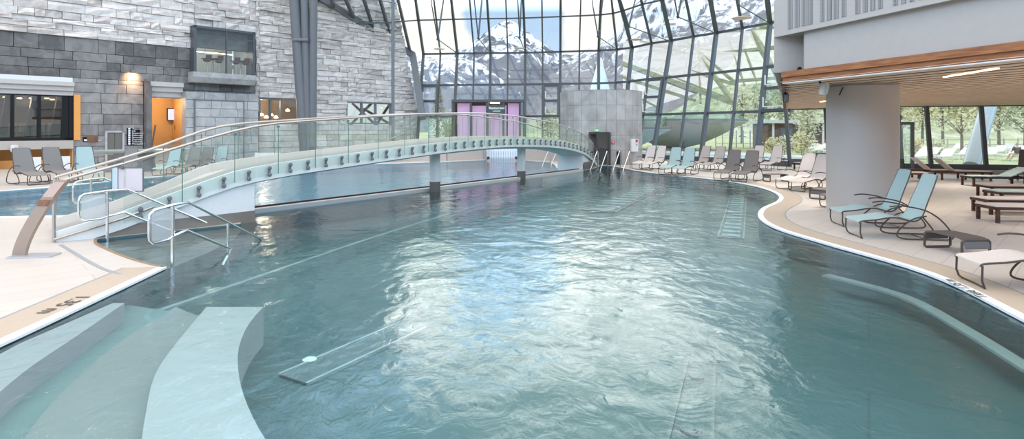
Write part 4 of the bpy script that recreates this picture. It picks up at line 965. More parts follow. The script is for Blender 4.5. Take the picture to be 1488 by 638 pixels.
# rails
def rail_pts(path, is_near):
    o = []
    for p in path:
        o.append(Vector((p.x, p.y, p.z + 1.05)))
    return o
rail_near = []
for p in NB:
    px = CX + p.x / p.y * F; rail_near.append(Vector((p.x, p.y, H - (interp(px, 2) - HY) / F * p.y)))
for _ in range(2): rail_near = [rail_near[0]] + [Vector((b_.x, b_.y, (a_.z + 2 * b_.z + c_.z) / 4)) for a_, b_, c_ in zip(rail_near, rail_near[1:], rail_near[2:])] + [rail_near[-1]]
rail_far = [Vector((f.x, f.y, r.z)) for f, r in zip(FB, rail_near)]
rel(MB().tube(rail_near, .028, 8).build('handrail', steel, bridge, True), bridge); rel(MB().tube(rail_far, .028, 8).build('handrail', steel, bridge, True), bridge)
for q in (0, 1):
    a_ = (NB, FB)[q][0]; r_ = (rail_near, rail_far)[q][0]
    rel(MB().tube([Vector((a_.x, a_.y, 0)), r_], .028, 8).build('end_post', steel, bridge, True), bridge)
    ml = [Vector((p.x, p.y, p.z + .1 + .05)) - nrm(NB, i) * .05 * (1 if q == 0 else -1) for i, p in enumerate((NB, FB)[q])]
    rel(MB().tube([Vector((p.x, p.y, max(0.03, p.z - .12))) for p in ml][:4], .022, 6).build('base_rail', steel, bridge, True), bridge)
gl_b = glass('green_railing_glass', (.90, .955, .93), 1.3)
gl_e = mat('green_glass_edge', (.10, .22, .17), .2)
clamp_me = None
def cl_mesh():
    mb = MB(); mb.lathe([(.035, 0), (.045, .02), (.045, .05), (.03, .065)], (0, 0, 0), 8, Matrix.Translation((0, 0, .09)) @ Matrix.Rotation(R(90), 4, 'X')); mb.lathe([(.035, 0), (.045, .02), (.045, .05), (.03, .065)], (0, 0, 0), 8, Matrix.Translation((0, 0, -.06)) @ Matrix.Rotation(R(90), 4, 'X'))
    mb.box((0, -.015, .015), (.05, .03, .2)); return mb
for q, (base, rail) in enumerate(((NB, rail_near), (FB, rail_far))):
    sg = -1 if q == 0 else 1
    step = 2
    for i in range(2 if q == 0 else 0, len(NB) - 1, step):
        j = min(i + step, len(NB) - 1); n_ = nrm(NB, i) * sg * .06
        g = .012; a_, b_ = base[i].lerp(base[j], g) + n_, base[j].lerp(base[i], g) + n_; c_, d_ = rail[j].lerp(rail[i], g) + n_ + Vector((0, 0, -.06)), rail[i].lerp(rail[j], g) + n_ + Vector((0, 0, -.06))
        mid0, mid1 = base[min(i + 1, len(NB) - 1)] + n_, rail[min(i + 1, len(NB) - 1)] + n_ + Vector((0, 0, -.06))
        zz = Vector((0, 0, -.08))
        mb = MB(); 
        mb.face([a_ + zz, mid0 + zz, mid1, d_]); mb.face([mid0 + zz, b_ + zz, c_, mid1])
        o = rel(mb.build('glass_panel', gl_b, bridge), bridge)
        mb = MB(); mb.bar(b_ + zz, c_, .014, .014, up=(0, 1, 0)); ed = mb.build('glass_edge', gl_e, o); ed.matrix_parent_inverse = (Matrix.Translation(bridge.location)).inverted()
        ed.matrix_parent_inverse = Matrix.Translation(-bridge.location) if 0 else Matrix.Identity(4)
        if q == 0:
            for f in (.28, .76):
                c = base[i].lerp(base[j], f) + n_ * .9; t = (base[j] - base[i]); 
                if clamp_me is None:
                    cb_ = cl_mesh().build('glass_clamp', alu2, bridge); clamp_me = cb_.data; oc = cb_
                else:
                    oc = bpy.data.objects.new('glass_clamp', clamp_me); col.objects.link(oc); oc.parent = bridge
                oc.location = c - bridge.location; oc.rotation_euler = (0, 0, math.atan2(t.y, t.x))
            rel(MB().box(rail[i] + n_ * .5 + Vector((0, 0, -.07)), (.06, .05, .05), None, .008).build('rail_bracket', alu2, bridge), bridge)
for (px, py, bo) in ((632, 277, .9), (757.5, 259, .8)):
    p = P(px, py); c = Vector((p.x, p.y, 0)); m_ = mat('pale_column', (.68, .68, .66), .5)
    # deck height above
    zz = min(((q_ - c).length, q_.z) for q_ in NB)[1]
    e = rel(MB().lathe([(.17, .3), (.17, zz - .2)], c, 20).build('support_column', m_, bridge, True), bridge); 
    rel(MB().lathe([(.175, -.8), (.175, .3)], c, 20).build('column_base', mat('dark_column_base', (.13, .115, .10), .4), bridge, True), bridge)
# hanging white board on railing
def Bd(px, py, Y): return W(px, py, Y)
def rail_hit(px, plan, rail):
    best = None
    for a_, b_, c_, d_ in zip(plan, plan[1:], rail, rail[1:]):
        x, y, t = ray_line(px, a_, b_)
        if 0 <= t <= 1: best = c_.lerp(d_, t)
    return best
for px, py0, py1, plan, rail, m_, lb in ((190, 244, 278, NB, rail_near, mat('pink_white', (.66, .58, .60), .6), 'blank pale pink board hanging on the bridge railing'), (181, 243, 276, FB, rail_far, mat('blue_white', (.50, .62, .64), .6), 'pale blue board behind the pink board on the far railing')):
    h_ = rail_hit(px, plan, rail); Yb = h_.y - .09 if plan is NB else h_.y - .09
    zt, zb = H + (HY - py0) / F * Yb, H + (HY - py1) / F * Yb; hh = zt - zb; ww = 36 / F * Yb
    e = empty('blank_board', ((px - CX) / F * Yb, Yb, (zt + zb) / 2), 0, label=lb, category='board')
    MB().box((0, 0, 0), (ww, .02, hh), None, .005).build('panel', m_, e)
    mb = MB()
    for s_ in (-1, 1): mb.box((s_ * ww / 2, 0, 0), (.015, .03, hh)); mb.box((0, 0, s_ * hh / 2), (ww, .03, .015))
    mb.build('frame', alu2, e)
    mb = MB()
    for s_ in (-1, 1): mb.tube([(s_ * ww * .3, 0, hh / 2 - .02), (s_ * ww * .3, .0, h_.z - (zt + zb) / 2 - .0), (s_ * ww * .3, .12, h_.z - (zt + zb) / 2)], .008, 6)
    mb.build('strap', alu2, e)
for i, (x, m_) in enumerate(((380, white_m), (399, white_m), (418, F_blue0))):
    p = P(x, 241); MB().box(p + Vector((0, 0, .36)), (.72, .06, .72), None, .01).build('low_screen', m_, label=('left white', 'right white', 'aqua')[i] + ' low screen on the far deck behind the bridge glass near the pillars', category='screen')
    p = W(x, 228, 26); p = P(x, 252); MB().box(p + Vector((0, 0, .55)), (.8, .04, .45), None, .01).build('white_screen_panel', white_m, label=('left' if i == 0 else 'right') + ' white panel behind the bridge glass by the three pillars', category='panel') if 0 else None

# ------------------------------------------------------------------ entry handrails
def frosted():
    m = mat('frosted_plate', (.62, .65, .64), .35); m.node_tree.nodes['Principled BSDF'].inputs['Alpha'].default_value = .5; return m
def handrail(base, dirp, L0, L1, label, group, glassy=True, zt=.89):
    # local: origin at the main post foot, rails run along +x
    d = Vector((dirp[0], dirp[1], 0)).normalized(); rz = math.atan2(d.y, d.x)
    e = empty('entry_handrail', base, rz, label=label, category='handrail', group=group)
    top = [(-.1, 0, .40), (-.36, 0, .40), (-.42, 0, .45), (-.43, 0, .52), (-.43, 0, .74), (-.41, 0, .82), (-.35, 0, .86), (0, 0, zt), (.32, 0, zt), (L1, 0, -.02), (L1 - .25, 0, -.25)]
    MB().tube(top, .021, 8).build('top_rail', chrome2, e, True)
    MB().tube([(-.1, 0, .40), (0, 0, .43), (.28, 0, .47), (L0, 0, -.02), (L0 - .2, 0, -.25)], .021, 8).build('lower_rail', chrome2, e, True)
    MB().tube([(0, 0, -.3), (0, 0, zt)], .024, 8).build('post', chrome2, e, True)
    xm = .32 + (L1 - .32) * .5
    MB().tube([(xm, 0, -.9), (xm, 0, zt * .5)], .021, 8).build('post', chrome2, e, True)
    if glassy:
        MB().box((-.21, 0, .63), (.36, .012, .42), None, .003).build('grip_panel', frosted(), e)
    return e
chrome2 = mat('polished_steel', (.72, .72, .72), .2, 1.0)
handrail((-4.98, 8.38, 0), (.37, 2.16), 1.3, 2.15, 'nearest bent steel handrail at the pool entry steps', 'entry handrails')
handrail((-7.3, 10.3, 0), (1.0, 1.45), 1.15, 1.95, 'middle steel handrail with a plate, beside the bridge foot', 'entry handrails')
handrail((-9.4, 12.75, 0), (.35, 2.1), 1.5, 2.3, 'farthest steel handrail, behind the bridge at the back pool', 'entry handrails', False)
# ladders at the far end
def ladder(px, py, lx, label):
    p = P(px, py); e = empty('pool_ladder', p, R(-20), label=label, category='ladder')
    for s_ in (0, .5):
        MB().tube([(s_, .5, 0), (s_, .5, .75), (s_, .42, .86), (s_, .3, .9), (s_ - .25, -.3, -.1), (s_ - .35, -.5, -.5)], .022, 8).build('rail', chrome2, e, True)
    MB().box((.0, -.38, -.25), (.5, .08, .03)).build('step', steel, e); MB().box((-.05, -.5, -.5), (.5, .08, .03)).build('step', steel, e)
    return e
ladder(866, 246, 0, 'steel ladder rails at the foot of the bridge by the tower door')
ladder(899, 246, 0, 'steel ladder rails right of the tower door at the deck edge')
ladder(796, 239, 0, 'steel ladder rails of the back pool seen under the bridge')
ladder(312, 252, 0, 'steel ladder behind the bridge glass at the far bank') if 0 else None

# info stele
e = empty('info_stele', P(17, 373), R(8), label='curved bronze coloured information stele beside the bridge foot', category='stele')
mb = MB(); n_ = 16; A_ = []; B_ = []
for i in range(n_ + 1):
    t = i / n_; x = .62 * (t ** 1.35); z = .02 + 1.18 * (t ** .95); A_.append(Vector((x, 0, z))); B_.append(Vector((x + .2, -.03, z - .0)))
ribbon(mb, A_, B_); A2 = [p + Vector((.02, .04, -.01)) for p in A_]; B2 = [p + Vector((.02, .04, -.01)) for p in B_]; ribbon(mb, A2, B2); ribbon(mb, A_, A2); ribbon(mb, B_, B2)
mb.build('curved_panel', mat('bronze_panel', (.36, .27, .215), .45, .3), e, True)
MB().box((.33, -.02, .012), (.62, .3, .024), None, .004).build('base_plate', mat('pale_base', (.55, .57, .6), .3, .6), e)
def stp(t, f): x = .62 * (t ** 1.35); z = .02 + 1.18 * (t ** .95); return Vector((x + .2 * f, -.03 * f - .012, z))
mb = MB(); mb.face([stp(.64, .06), stp(.64, .92), stp(.72, .94), stp(.72, .04)]); mb.build('picture', mat('stele_picture', (.22, .09, .04), .5, noise_s=30, noise_amt=1.0), e)
mb = MB(); mb.face([stp(.76, .06), stp(.76, .92), stp(.97, .94), stp(.97, .04)]); mb.build('text_field', mat('stele_field', (.52, .38, .32), .5, noise_s=30, noise_amt=.15), e)

# depth markings on the coping
def ground_text(s, size, p, ang, label):
    M = Matrix.Translation(p) @ Matrix.Rotation(ang, 4, 'Z')
    e = empty('depth_marking', p, 0, label=label, category='marking')
    text(s, size, Matrix.Translation(-p) @ M, mat('mark_ink', (.10, .085, .07), .7), e, 'lettering', .001)
ground_text('1.35 m', .24, P(119, 429.5, .012) + Vector((-.03, 0, 0)), R(-88), 'dark depth lettering on the tan coping at the left pool edge')
ground_text('Tiefe 1.35 m', .17, P(1438, 433, .012), R(77), 'dark depth lettering on the tan coping at the right pool edge')

# ------------------------------------------------------------------ right overhang block, column, ceiling
fa, fb = Vector((6.2, 13.0, 0)), Vector((7.6, 8.46, 0)); fd = (fb - fa).normalized(); fb2 = fa + fd * 7.5
bk_l = Vector((14.4, 30.2, 0))
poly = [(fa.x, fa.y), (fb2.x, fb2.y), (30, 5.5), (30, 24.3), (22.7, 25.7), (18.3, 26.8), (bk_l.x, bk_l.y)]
mb = MB(); mb.prism(poly, 3.082, 3.3); struct('ceiling', mb, mat('slat_gap_shade', (.03, .02, .016), 1, spec=0), 'dark board painting in the shade between the ceiling slats')  # board coloured dark for the shade in the slat gaps
# slatted ceiling
mb = MB(); sdir = fd; 
poly_v = [Vector((*p, 0)) for p in poly]
def clip_line(o_, d_):
    ts = []
    for a_, b_ in zip(poly_v, poly_v[1:] + poly_v[:1]):
        e_ = b_ - a_; den = d_.x * e_.y - d_.y * e_.x
        if abs(den) < 1e-9: continue
        t = ((a_.x - o_.x) * e_.y - (a_.y - o_.y) * e_.x) / den; s_ = ((a_.x - o_.x) * d_.y - (a_.y - o_.y) * d_.x) / den
        if 0 <= s_ <= 1: ts.append(t)
    return (min(ts), max(ts)) if len(ts) >= 2 else None
sn = Vector((-fd.y, fd.x, 0)); sn = sn if sn.x > 0 else -sn
o_ = .1
while o_ < 26:
    q = fa + sn * o_; c = clip_line(q, fd)
    if c and c[1] - c[0] > .3:
        a_ = q + fd * (c[0] + .05); b_ = q + fd * (c[1] - .05); a_.z = b_.z = 3.078; mb.bar(a_, b_, .33, .008)
    o_ += .5
struct('ceiling_slats', mb, slat_m, 'pale wooden slats of the ceiling on the right')
mb = MB(); a_ = fa.copy(); b_ = fb2.copy(); a_.z = b_.z = 3.18; off = -sn * .0
mb.bar(a_ + off - sn * .04 + Vector((0, 0, .06)), b_ + off - sn * .04 + Vector((0, 0, .06)), .1, .13).bar(a_ + off + Vector((0, 0, -.07)), b_ + off + Vector((0, 0, -.07)), .1, .13)
struct('trim_40', mb, wood_m, 'reddish wood fascia along the overhanging ceiling')
mb = MB(); a_ = fa + sn * .01; a_.z = 3.045; b_ = fb2 + sn * .01; b_.z = 3.045; mb.bar(a_, b_, .14, .02); struct('trim_41', mb, white_m, 'thin white line under the wood fascia')
mb = MB(); a_ = fa + Vector((.02, .1, 3.1)); b_ = bk_l + Vector((0, 0, 3.1)); mb.bar(a_, b_, .08, .18); struct('trim_42', mb, darkwood, 'dark edge of the slatted ceiling on its left side')
blk = mat('grey_plaster_panel', (.47, .43, .395), .6)
rc = .12
lo_poly = [(fa + fd * .45 + sn * rc)[:2], (fb2 + sn * rc)[:2], (30, 6.2), (30, 24), (18.4, 26.5), (bk_l.x + .3, bk_l.y - .3)]
mb = MB(); mb.prism(lo_poly, 3.3, 4.16); struct('wall_right_lower', mb, blk, 'recessed grey wall panel above the wood fascia')
ua = fa + Vector((-.1, .3, 0))
up_poly = [ua[:2], (fb2 - sn * .05)[:2], (30, 5), (30, 24), (18.4, 26.7), (bk_l.x, bk_l.y)]
mb = MB(); mb.prism(up_poly, 4.14, 5.0); mb.prism([ua[:2], (ua + sn * 1.0 + fd * .5)[:2], (bk_l.x + .5, bk_l.y - .2), (bk_l.x, bk_l.y)], 3.32, 4.14)
struct('wall_right', mb, blk, 'pale grey overhanging block at upper right')
e = empty('vent_grille', (ua.x, ua.y, 4.6), 0, label='row of tall perforated vent strips on the overhanging block', category='vent grille')
dotm = bpy.data.materials.new('perforated'); dotm.use_nodes = True; t = dotm.node_tree; b_ = t.nodes['Principled BSDF']
v_ = t.nodes.new('ShaderNodeTexVoronoi'); v_.inputs['Scale'].default_value = 34; v_.inputs['Randomness'].default_value = 0; tcn = t.nodes.new('ShaderNodeTexCoord'); t.links.new(tcn.outputs['Object'], v_.inputs['Vector'])
rp = t.nodes.new('ShaderNodeValToRGB'); rp.color_ramp.elements[0].color = (.06, .06, .058, 1); rp.color_ramp.elements[1].color = (.30, .29, .28, 1); rp.color_ramp.elements[0].position = .3; rp.color_ramp.elements[1].position = .42
t.links.new(v_.outputs['Distance'], rp.inputs[0]); t.links.new(rp.outputs[0], b_.inputs['Base Color'])
fl0 = ua; fl1 = fb2 - sn * .05; fdir = Vector((fl1.x - fl0.x, fl1.y - fl0.y, 0)).normalized(); fn = Vector((fdir.y, -fdir.x, 0)); fn = fn if fn.x < 0 else -fn
for (x0, x1) in ((1145, 1152), (1155, 1162), (1165, 1172), (1174, 1181), (1192, 1198), (1202, 1209), (1212, 1219), (1223, 1230), (1243, 1250), (1254, 1261), (1265, 1272), (1276, 1283), (1298, 1305), (1310, 1317), (1322, 1329), (1335, 1342), (1358, 1366), (1371, 1380)):
    xa, ya, _ = ray_line(x0, fl0, fl1); xb, yb, _ = ray_line(x1, fl0, fl1)
    mb = MB(); mb.bar(Vector((xa, ya, 4.585)) + fn * .004, Vector((xb, yb, 4.585)) + fn * .004, .012, .66); rel(mb.build('perforated_strip', dotm, e), e)
# concrete column
cc_ = Vector(((1252.5 - CX) / F * 13.75, 13.75, 0))
e = empty('round_column', cc_, 0, label='thick round beige grey column supporting the ceiling on the right', category='column')
colm = mat('column_plaster', (.43, .38, .34), .42, noise_s=1.2, noise_amt=.07)
MB().lathe([(.76, 0.07), (.76, 3.02), (.70, 3.03), (.70, 3.14)], (0, 0, 0), 64).build('shaft', colm, e, True)
MB().lathe([(.765, 0), (.765, .07)], (0, 0, 0), 64).build('base_ring', tan_m, e)
MB().tube([(-.6, -.3, 3.0), (-.72, -.42, 2.95), (-.75, -.36, 2.8)], .012, 6).build('cable', black_m, e)
# speakers
def speaker(px, py, Y, m, rz, label, s=1.0):
    p = W(px, py, Y); e = empty('ceiling_speaker', p, rz, label=label, category='speaker')
    MB().box((0, 0, 0), (.17 * s, .16 * s, .30 * s), Matrix.Rotation(R(14), 4, 'X'), .02).build('cabinet', m, e)
    MB().box((0, -.083 * s, 0), (.14 * s, .01, .26 * s), Matrix.Rotation(R(14), 4, 'X')).build('grille', alu2 if m is not white_m else mat('pale_grille', (.5, .52, .5), .6), e)
    MB().tube([(0, .05, .12 * s), (.0, .1, .2 * s)], .02, 6).build('bracket', black_m, e)
    return e
speaker(1197, 129, 12.6, white_m, R(30), 'pale speaker hanging under the ceiling left of the round column', .85)
speaker(1139, 121, 14.5, black_m, R(-20), 'black speaker at the corner of the wood fascia', .8)
speaker(1142, 142, 16, black_m, R(-20), 'black speaker below the fascia corner against the glass', .8)
p = Vector((fa.x + .33, fa.y + .0, 3.36)); e = empty('spotlight', p, 0, label='small black spotlight on top of the wood fascia', category='spotlight')
MB().lathe([(.03, -.06), (.045, 0), (.04, .06)], (0, 0, 0), 10, Matrix.Rotation(R(60), 4, 'X')).build('head', black_m, e); MB().box((0, .02, -.04), (.14, .03, .03)).build('bracket', black_m, e)
# warm linear lights in the slat ceiling
for i, (x0, y0, x1, y1) in enumerate(((1372, 110, 1450, 97), (1192, 147, 1212, 144))):
    a_ = W(x0, y0, 1.09 * F / (HY - y0)); b_ = W(x1, y1, 1.09 * F / (HY - y1)); a_.z = b_.z = 3.065
    MB().bar(a_, b_, .05, .03).build('ceiling_light_strip', mat('warm_strip', (1, .7, .5), .5, emit=(1, .55, .32), es=3), label=('long' if i == 0 else 'short') + ' warm light strip in the slatted ceiling ' + ('right' if i == 0 else 'left') + ' of the column', category='light strip')
for (x, y) in ((9.5, 15), (14, 14), (10.5, 20), (16, 20), (12, 10), (18, 12), (14.5, 25)):
    l = bpy.data.lights.new('downlight', 'SPOT'); l.energy = 430; l.color = (1, .93, .86); l.spot_size = R(150); l.spot_blend = 1; l.shadow_soft_size = .25  # unseen fill spots added to lighten the deck, without fixtures
    o = bpy.data.objects.new('downlight', l); col.objects.link(o); o.location = (x, y, 3.02)

# ------------------------------------------------------------------ right low glazing
rb = [pts[-1][0], Vector((16.3, 29.3, 0)), Vector((17.4, 27.6, 0)), Vector((18.2, 26.6, 0)), Vector((19.25, 26.2, 0)), Vector((21.4, 25.75, 0)), Vector((24.2, 25.0, 0)), Vector((27.5, 24.3, 0)), Vector((30, 23.9, 0))]
for i, (a_, b_) in enumerate(zip(rb, rb[1:])):
    e = empty('window_%d' % (40 + i), (a_ + b_) / 2, 0, kind='structure', label='low glazing bay under the slatted ceiling on the right')
    tt = (b_ - a_).normalized(); ln_ = -tt * .22; zt = 3.12; upv = Vector((0, 0, zt))
    mb = MB(); mb.face([a_, b_, b_ + upv, a_ + upv]); rel(mb.build('pane', gl_f, e), e)
    mb = MB(); mb.bar(a_ + (-ln_ * 0), a_ + upv + ln_, .14, .16).bar(a_ + Vector((0, 0, zt - .03)), b_ + Vector((0, 0, zt - .03)), .12, .12).bar(a_ + Vector((0, 0, .27)), b_ + Vector((0, 0, .27)), .2, .3)
    rel(mb.build('window_frame', alu, e), e)
mb = MB()
for a_, b_ in zip(rb[3:], rb[4:]): mb.bar(a_ + Vector((-.1, -.2, .09)), b_ + Vector((-.1, -.2, .09)), .35, .18)
struct('baseboard_right', mb, tan_m, 'low tan ledge below the right glazing')
e = empty('door_1', rb[3] + Vector((.3, -.2, 0)), R(-18), kind='structure', label='grey framed exit door right of the round column')
mb = MB()
for x in (-.75, .0): mb.box((x, 0, 1.15), (.13, .14, 2.3))
mb.box((-.38, 0, 2.28), (.88, .14, .14)); mb.box((-.38, 0, .1), (.88, .1, .2)); mb.build('door_frame', alu2, e)
MB().box((-.38, 0, 1.2), (.62, .02, 2.0)).build('pane', gl_f, e)

# ------------------------------------------------------------------ loungers
def fab(name, c):
    m = mat(name, c, .75, noise_s=40, noise_amt=.1, bump=.25, bump_s=220, dist=.004); return m
F_blue = fab('aqua_mesh_fabric', (.35, .455, .445)); F_cream = fab('cream_mesh_fabric', (.60, .52, .475)); F_taupe = fab('taupe_mesh_fabric', (.42, .355, .32)); F_dark = fab('dark_taupe_mesh_fabric', (.17, .145, .135)); F_grey = fab('grey_mesh_fabric', (.21, .195, .18)); F_wht = fab('white_lounger_fabric', (.66, .63, .58))
seat_prof = catmull([(0.0, 0, .30), (.04, 0, .335), (.28, 0, .365), (.52, 0, .41), (.68, 0, .405), (.86, 0, .355), (.98, 0, .37), (1.07, 0, .46), (1.16, 0, .70), (1.27, 0, .98), (1.34, 0, 1.18)], 3)
def make_lounger(fm, tube=brown_m):
    e = empty('pool_lounger', (0, 0, 0)); e['category'] = 'lounger'
    wd = .285
    def lerp_w(i):                       # slight narrowing to the head
        return wd * (1 - .22 * max(0, (i - 19) / (len(seat_prof) - 19)))
    n_ = len(seat_prof); sp = 20
    def sling(i0, i1, name):
        mb = MB(); rows = []
        for i in range(i0, i1):
            p = seat_prof[i]; t = (seat_prof[min(i + 1, n_ - 1)] - seat_prof[max(i - 1, 0)]).normalized(); nn = Vector((-t.z, 0, t.x)); w_ = lerp_w(i)
            if i == n_ - 1: w_ *= .8
            row = []
            for th in (0, -.018):
                for f in (-1, -.85, -.4, 0, .4, .85, 1): row.append(mb.b.verts.new(Vector((p.x, f * w_, p.z)) + nn * (th - .012 * (1 - f * f) - (.0 if abs(f) < 1 else -.004))))
            rows.append(row)
        for a_, b_ in zip(rows, rows[1:]):
            for k_ in range(6): mb.b.faces.new((a_[k_], a_[k_ + 1], b_[k_ + 1], b_[k_])); mb.b.faces.new((a_[7 + k_], b_[7 + k_], b_[8 + k_], a_[8 + k_]))
            mb.b.faces.new((a_[0], b_[0], b_[7], a_[7])); mb.b.faces.new((a_[6], a_[13], b_[13], b_[6]))
        for r_ in (rows[0], rows[-1]):
            for k_ in range(6): mb.b.faces.new((r_[k_], r_[k_ + 1], r_[8 + k_], r_[7 + k_]))
        return mb.build(name, fm, e, True)
    sling(0, sp, 'seat'); sling(sp - 1, n_, 'backrest')
    for s_ in (-1, 1):
        y = s_ * .30
        MB().tube([(p.x, s_ * lerp_w(i) * 1.03, p.z - .012) for i, p in enumerate(seat_prof)], .013, 6).build('side_rail', tube, e, True)
        # armrest sweeping from the back down to the ground and forward base runner
        arm = catmull([(.50, y * 1.05, .60), (.64, y * 1.1, .62), (.86, y * 1.12, .60), (1.12, y * 1.12, .53), (1.34, y * 1.1, .38), (1.52, y * 1.06, .16), (1.56, y * 1.0, .06), (1.46, y * .98, .022), (1.1, y * .98, .02), (.78, y * .98, .022), (.64, y * .98, .07), (.67, y * .98, .18), (.80, y * .98, .31), (.95, y * .98, .40), (1.12, y * 1.02, .44)], 3)
        MB().tube(arm, .014, 6).build('armrest', tube, e, True)
        MB().tube([(.02, s_ * .3, .3), (.015, s_ * .3, .12), (.04, s_ * .29, .04), (.07, s_ * .25, .015), (.08, 0, .015)], .014, 6).build('leg', tube, e, True)
    MB().tube([(1.1, -.29, .03), (1.1, .29, .03)], .012, 6).build('crossbar', tube, e); MB().tube([(.9, -.29, .34), (.9, .29, .34)], .014, 6).build('crossbar', tube, e)
    return e
protos = {}
LG = 'curved tube frame loungers around the pool'
def place_lounger(fm, x, y, ang, label, s=1.0, group=LG, head=0):
    key = fm.name
    if key not in protos: o = protos[key] = make_lounger(fm)
    else: o = copy_tree(protos[key])
    o.location = (x, y, 0); o.rotation_euler = (0, 0, R(ang)); o.scale = (s, s, s); o['label'] = label; o['category'] = 'lounger'; o['group'] = group
    return o
def lf(fm, px, py, ang, label, **k): p = P(px, py); return place_lounger(fm, p.x, p.y, ang, label, **k)
lf(F_blue, 1214, 327, -8, 'aqua reclining lounger nearest the round column, left of the front pair')
lf(F_blue, 1238, 343, -8, 'aqua reclining lounger in front beside the dark side table')
place_lounger(F_cream, 5.9, 7.4, -13, 'cream lounger at the right edge behind the side table')
place_lounger(F_cream, 6.12, 6.52, -13, 'cream lounger cut off at the far right of the picture, closest to the camera')
lf(F_cream, 925, 246.5, 42, 'cream lounger closest to the stone tower')
lf(F_cream, 940, 247.5, 42, 'cream lounger just left of the two aqua ones at the glass')
lf(F_blue, 966, 254, 52, 'left aqua lounger in the far row before the glass')
lf(F_blue, 986, 255.5, 52, 'right aqua lounger in the far row before the glass')
lf(F_taupe, 1003, 247.5, 36, 'taupe lounger right behind the aqua pair')
lf(F_taupe, 1024, 249, 36, 'taupe lounger between the aqua pair and the dark pair')
lf(F_dark, 1048, 263, 47, 'left dark brown lounger by the curved pool bay')
lf(F_dark, 1073, 265, 45, 'right dark brown lounger beside the small side table')
lf(F_cream, 1085, 247, 40, 'cream lounger partly hidden behind the dark pair')
lf(F_cream, 1112, 248, 40, 'cream lounger right of the dark pair near the glass')
lf(F_cream, 1138, 275, 26, 'cream lounger before the small side table, left of a close pair')
lf(F_cream, 1157, 278.5, 26, 'cream lounger left of the round column, right of a close pair')
lf(F_dark, 1205, 303, 20, 'dark lounger mostly hidden behind the round column')
# left side
lf(F_grey, 57, 269, 150, 'leftmost grey lounger on the far bank of the left pool', s=1.12)
lf(F_grey, 98, 266, 148, 'second grey lounger on the left far bank', s=1.12)
lf(F_blue, 136, 265, 138, 'aqua lounger on the left far bank beside the grey pair', s=1.12)
lf(F_grey, 178, 258, 110, 'grey lounger behind the blank boards on the bridge')
lf(F_blue, 231, 256, 92, 'small looking aqua lounger seen through the bridge glass')
lf(F_grey, 262, 254, 92, 'grey lounger left of a pair seen through the bridge glass')
lf(F_grey, 281, 252, 90, 'dark grey lounger seen through the bridge glass next to an aqua one')
lf(F_blue, 303, 251, 90, 'aqua lounger seen through the bridge glass left of the pillars')

# side tables
def side_table(x, y, rz, label, s=1.0):
    e = empty('side_table', (x, y, 0), rz, label=label, category='side table', group='dark woven side tables'); e.scale = (s, s, s)
    L_, w_, h_ = .8, .46, .30
    prof = catmull([(0, 0, h_ * .55), (.03, 0, h_ * .85), (.1, 0, h_ * .98), (.2, 0, h_), (L_ - .2, 0, h_), (L_ - .1, 0, h_ * .98), (L_ - .03, 0, h_ * .85), (L_, 0, h_ * .5)], 3)
    mb = MB(); A_ = [Vector((p.x, -w_ / 2 + .02, p.z)) for p in prof]; B_ = [Vector((p.x, w_ / 2 - .02, p.z)) for p in prof]; ribbon(mb, A_, B_); ribbon(mb, up(A_, -.02), up(B_, -.02)); ribbon(mb, A_, up(A_, -.02)); ribbon(mb, B_, up(B_, -.02)); mb.build('tabletop', mat('dark_weave', (.10, .085, .08), .5), e, True)
    for x_ in (0.03, L_ - .03):
        pts_ = []
        for (a_, b_) in ((-w_ / 2, .24), (-w_ / 2, .04), (-w_ / 2 + .03, .02), (w_ / 2 - .03, .02), (w_ / 2, .04), (w_ / 2, .24), (w_ / 2 - .03, .27), (-w_ / 2 + .03, .27)): pts_.append((x_, a_, b_))
        MB().tube(pts_, .02, 8, True).build('leg_frame', brown_m, e, True)
    return e
side_table(7.2, 9.7, R(-86), 'dark woven side table between the aqua loungers and the cream lounger')
p = P(1113, 264); side_table(p.x, p.y, R(8), 'small brown side table between the dark and the cream loungers')
p = P(1192, 290); side_table(p.x - .1, p.y, R(30), 'dark side table just left of the round column')

# flat sunbeds on the right
def make_sunbed(fm, back):
    e = empty('sunbed', (0, 0, 0)); L_, w_ = 1.95, .66; h_ = .36
    Lf = L_ if back == 0 else 1.25
    mb = MB()
    for s_ in (-1, 1): mb.box((L_ / 2, s_ * (w_ / 2 - .02), h_ - .05), (L_, .04, .06))
    for x_ in (.02, L_ - .02): mb.box((x_, 0, h_ - .05), (.04, w_, .06))
    mb.build('frame', darkwood, e)
    mb = MB(); mb.box((Lf / 2, 0, h_ - .005), (Lf, w_ - .02, .025), None, .006).build('seat', fm, e)
    if back:
        c, s_ = math.cos(R(back)), math.sin(R(back)); M = Matrix.Translation((Lf, 0, h_)) @ Matrix.Rotation(-R(back), 4, 'Y')
        MB().box((.36, 0, 0), (.72, w_ - .02, .03), M, .006).build('backrest', fm, e)
    for x_ in (.06, L_ - .25):
        for y_ in (-1, 1): MB().box((x_, y_ * (w_ / 2 - .035), (h_ - .06) / 2), (.06, .06, h_ - .06)).build('leg', darkwood, e)
    return e
SB = 'low wooden sunbeds under the slatted ceiling'
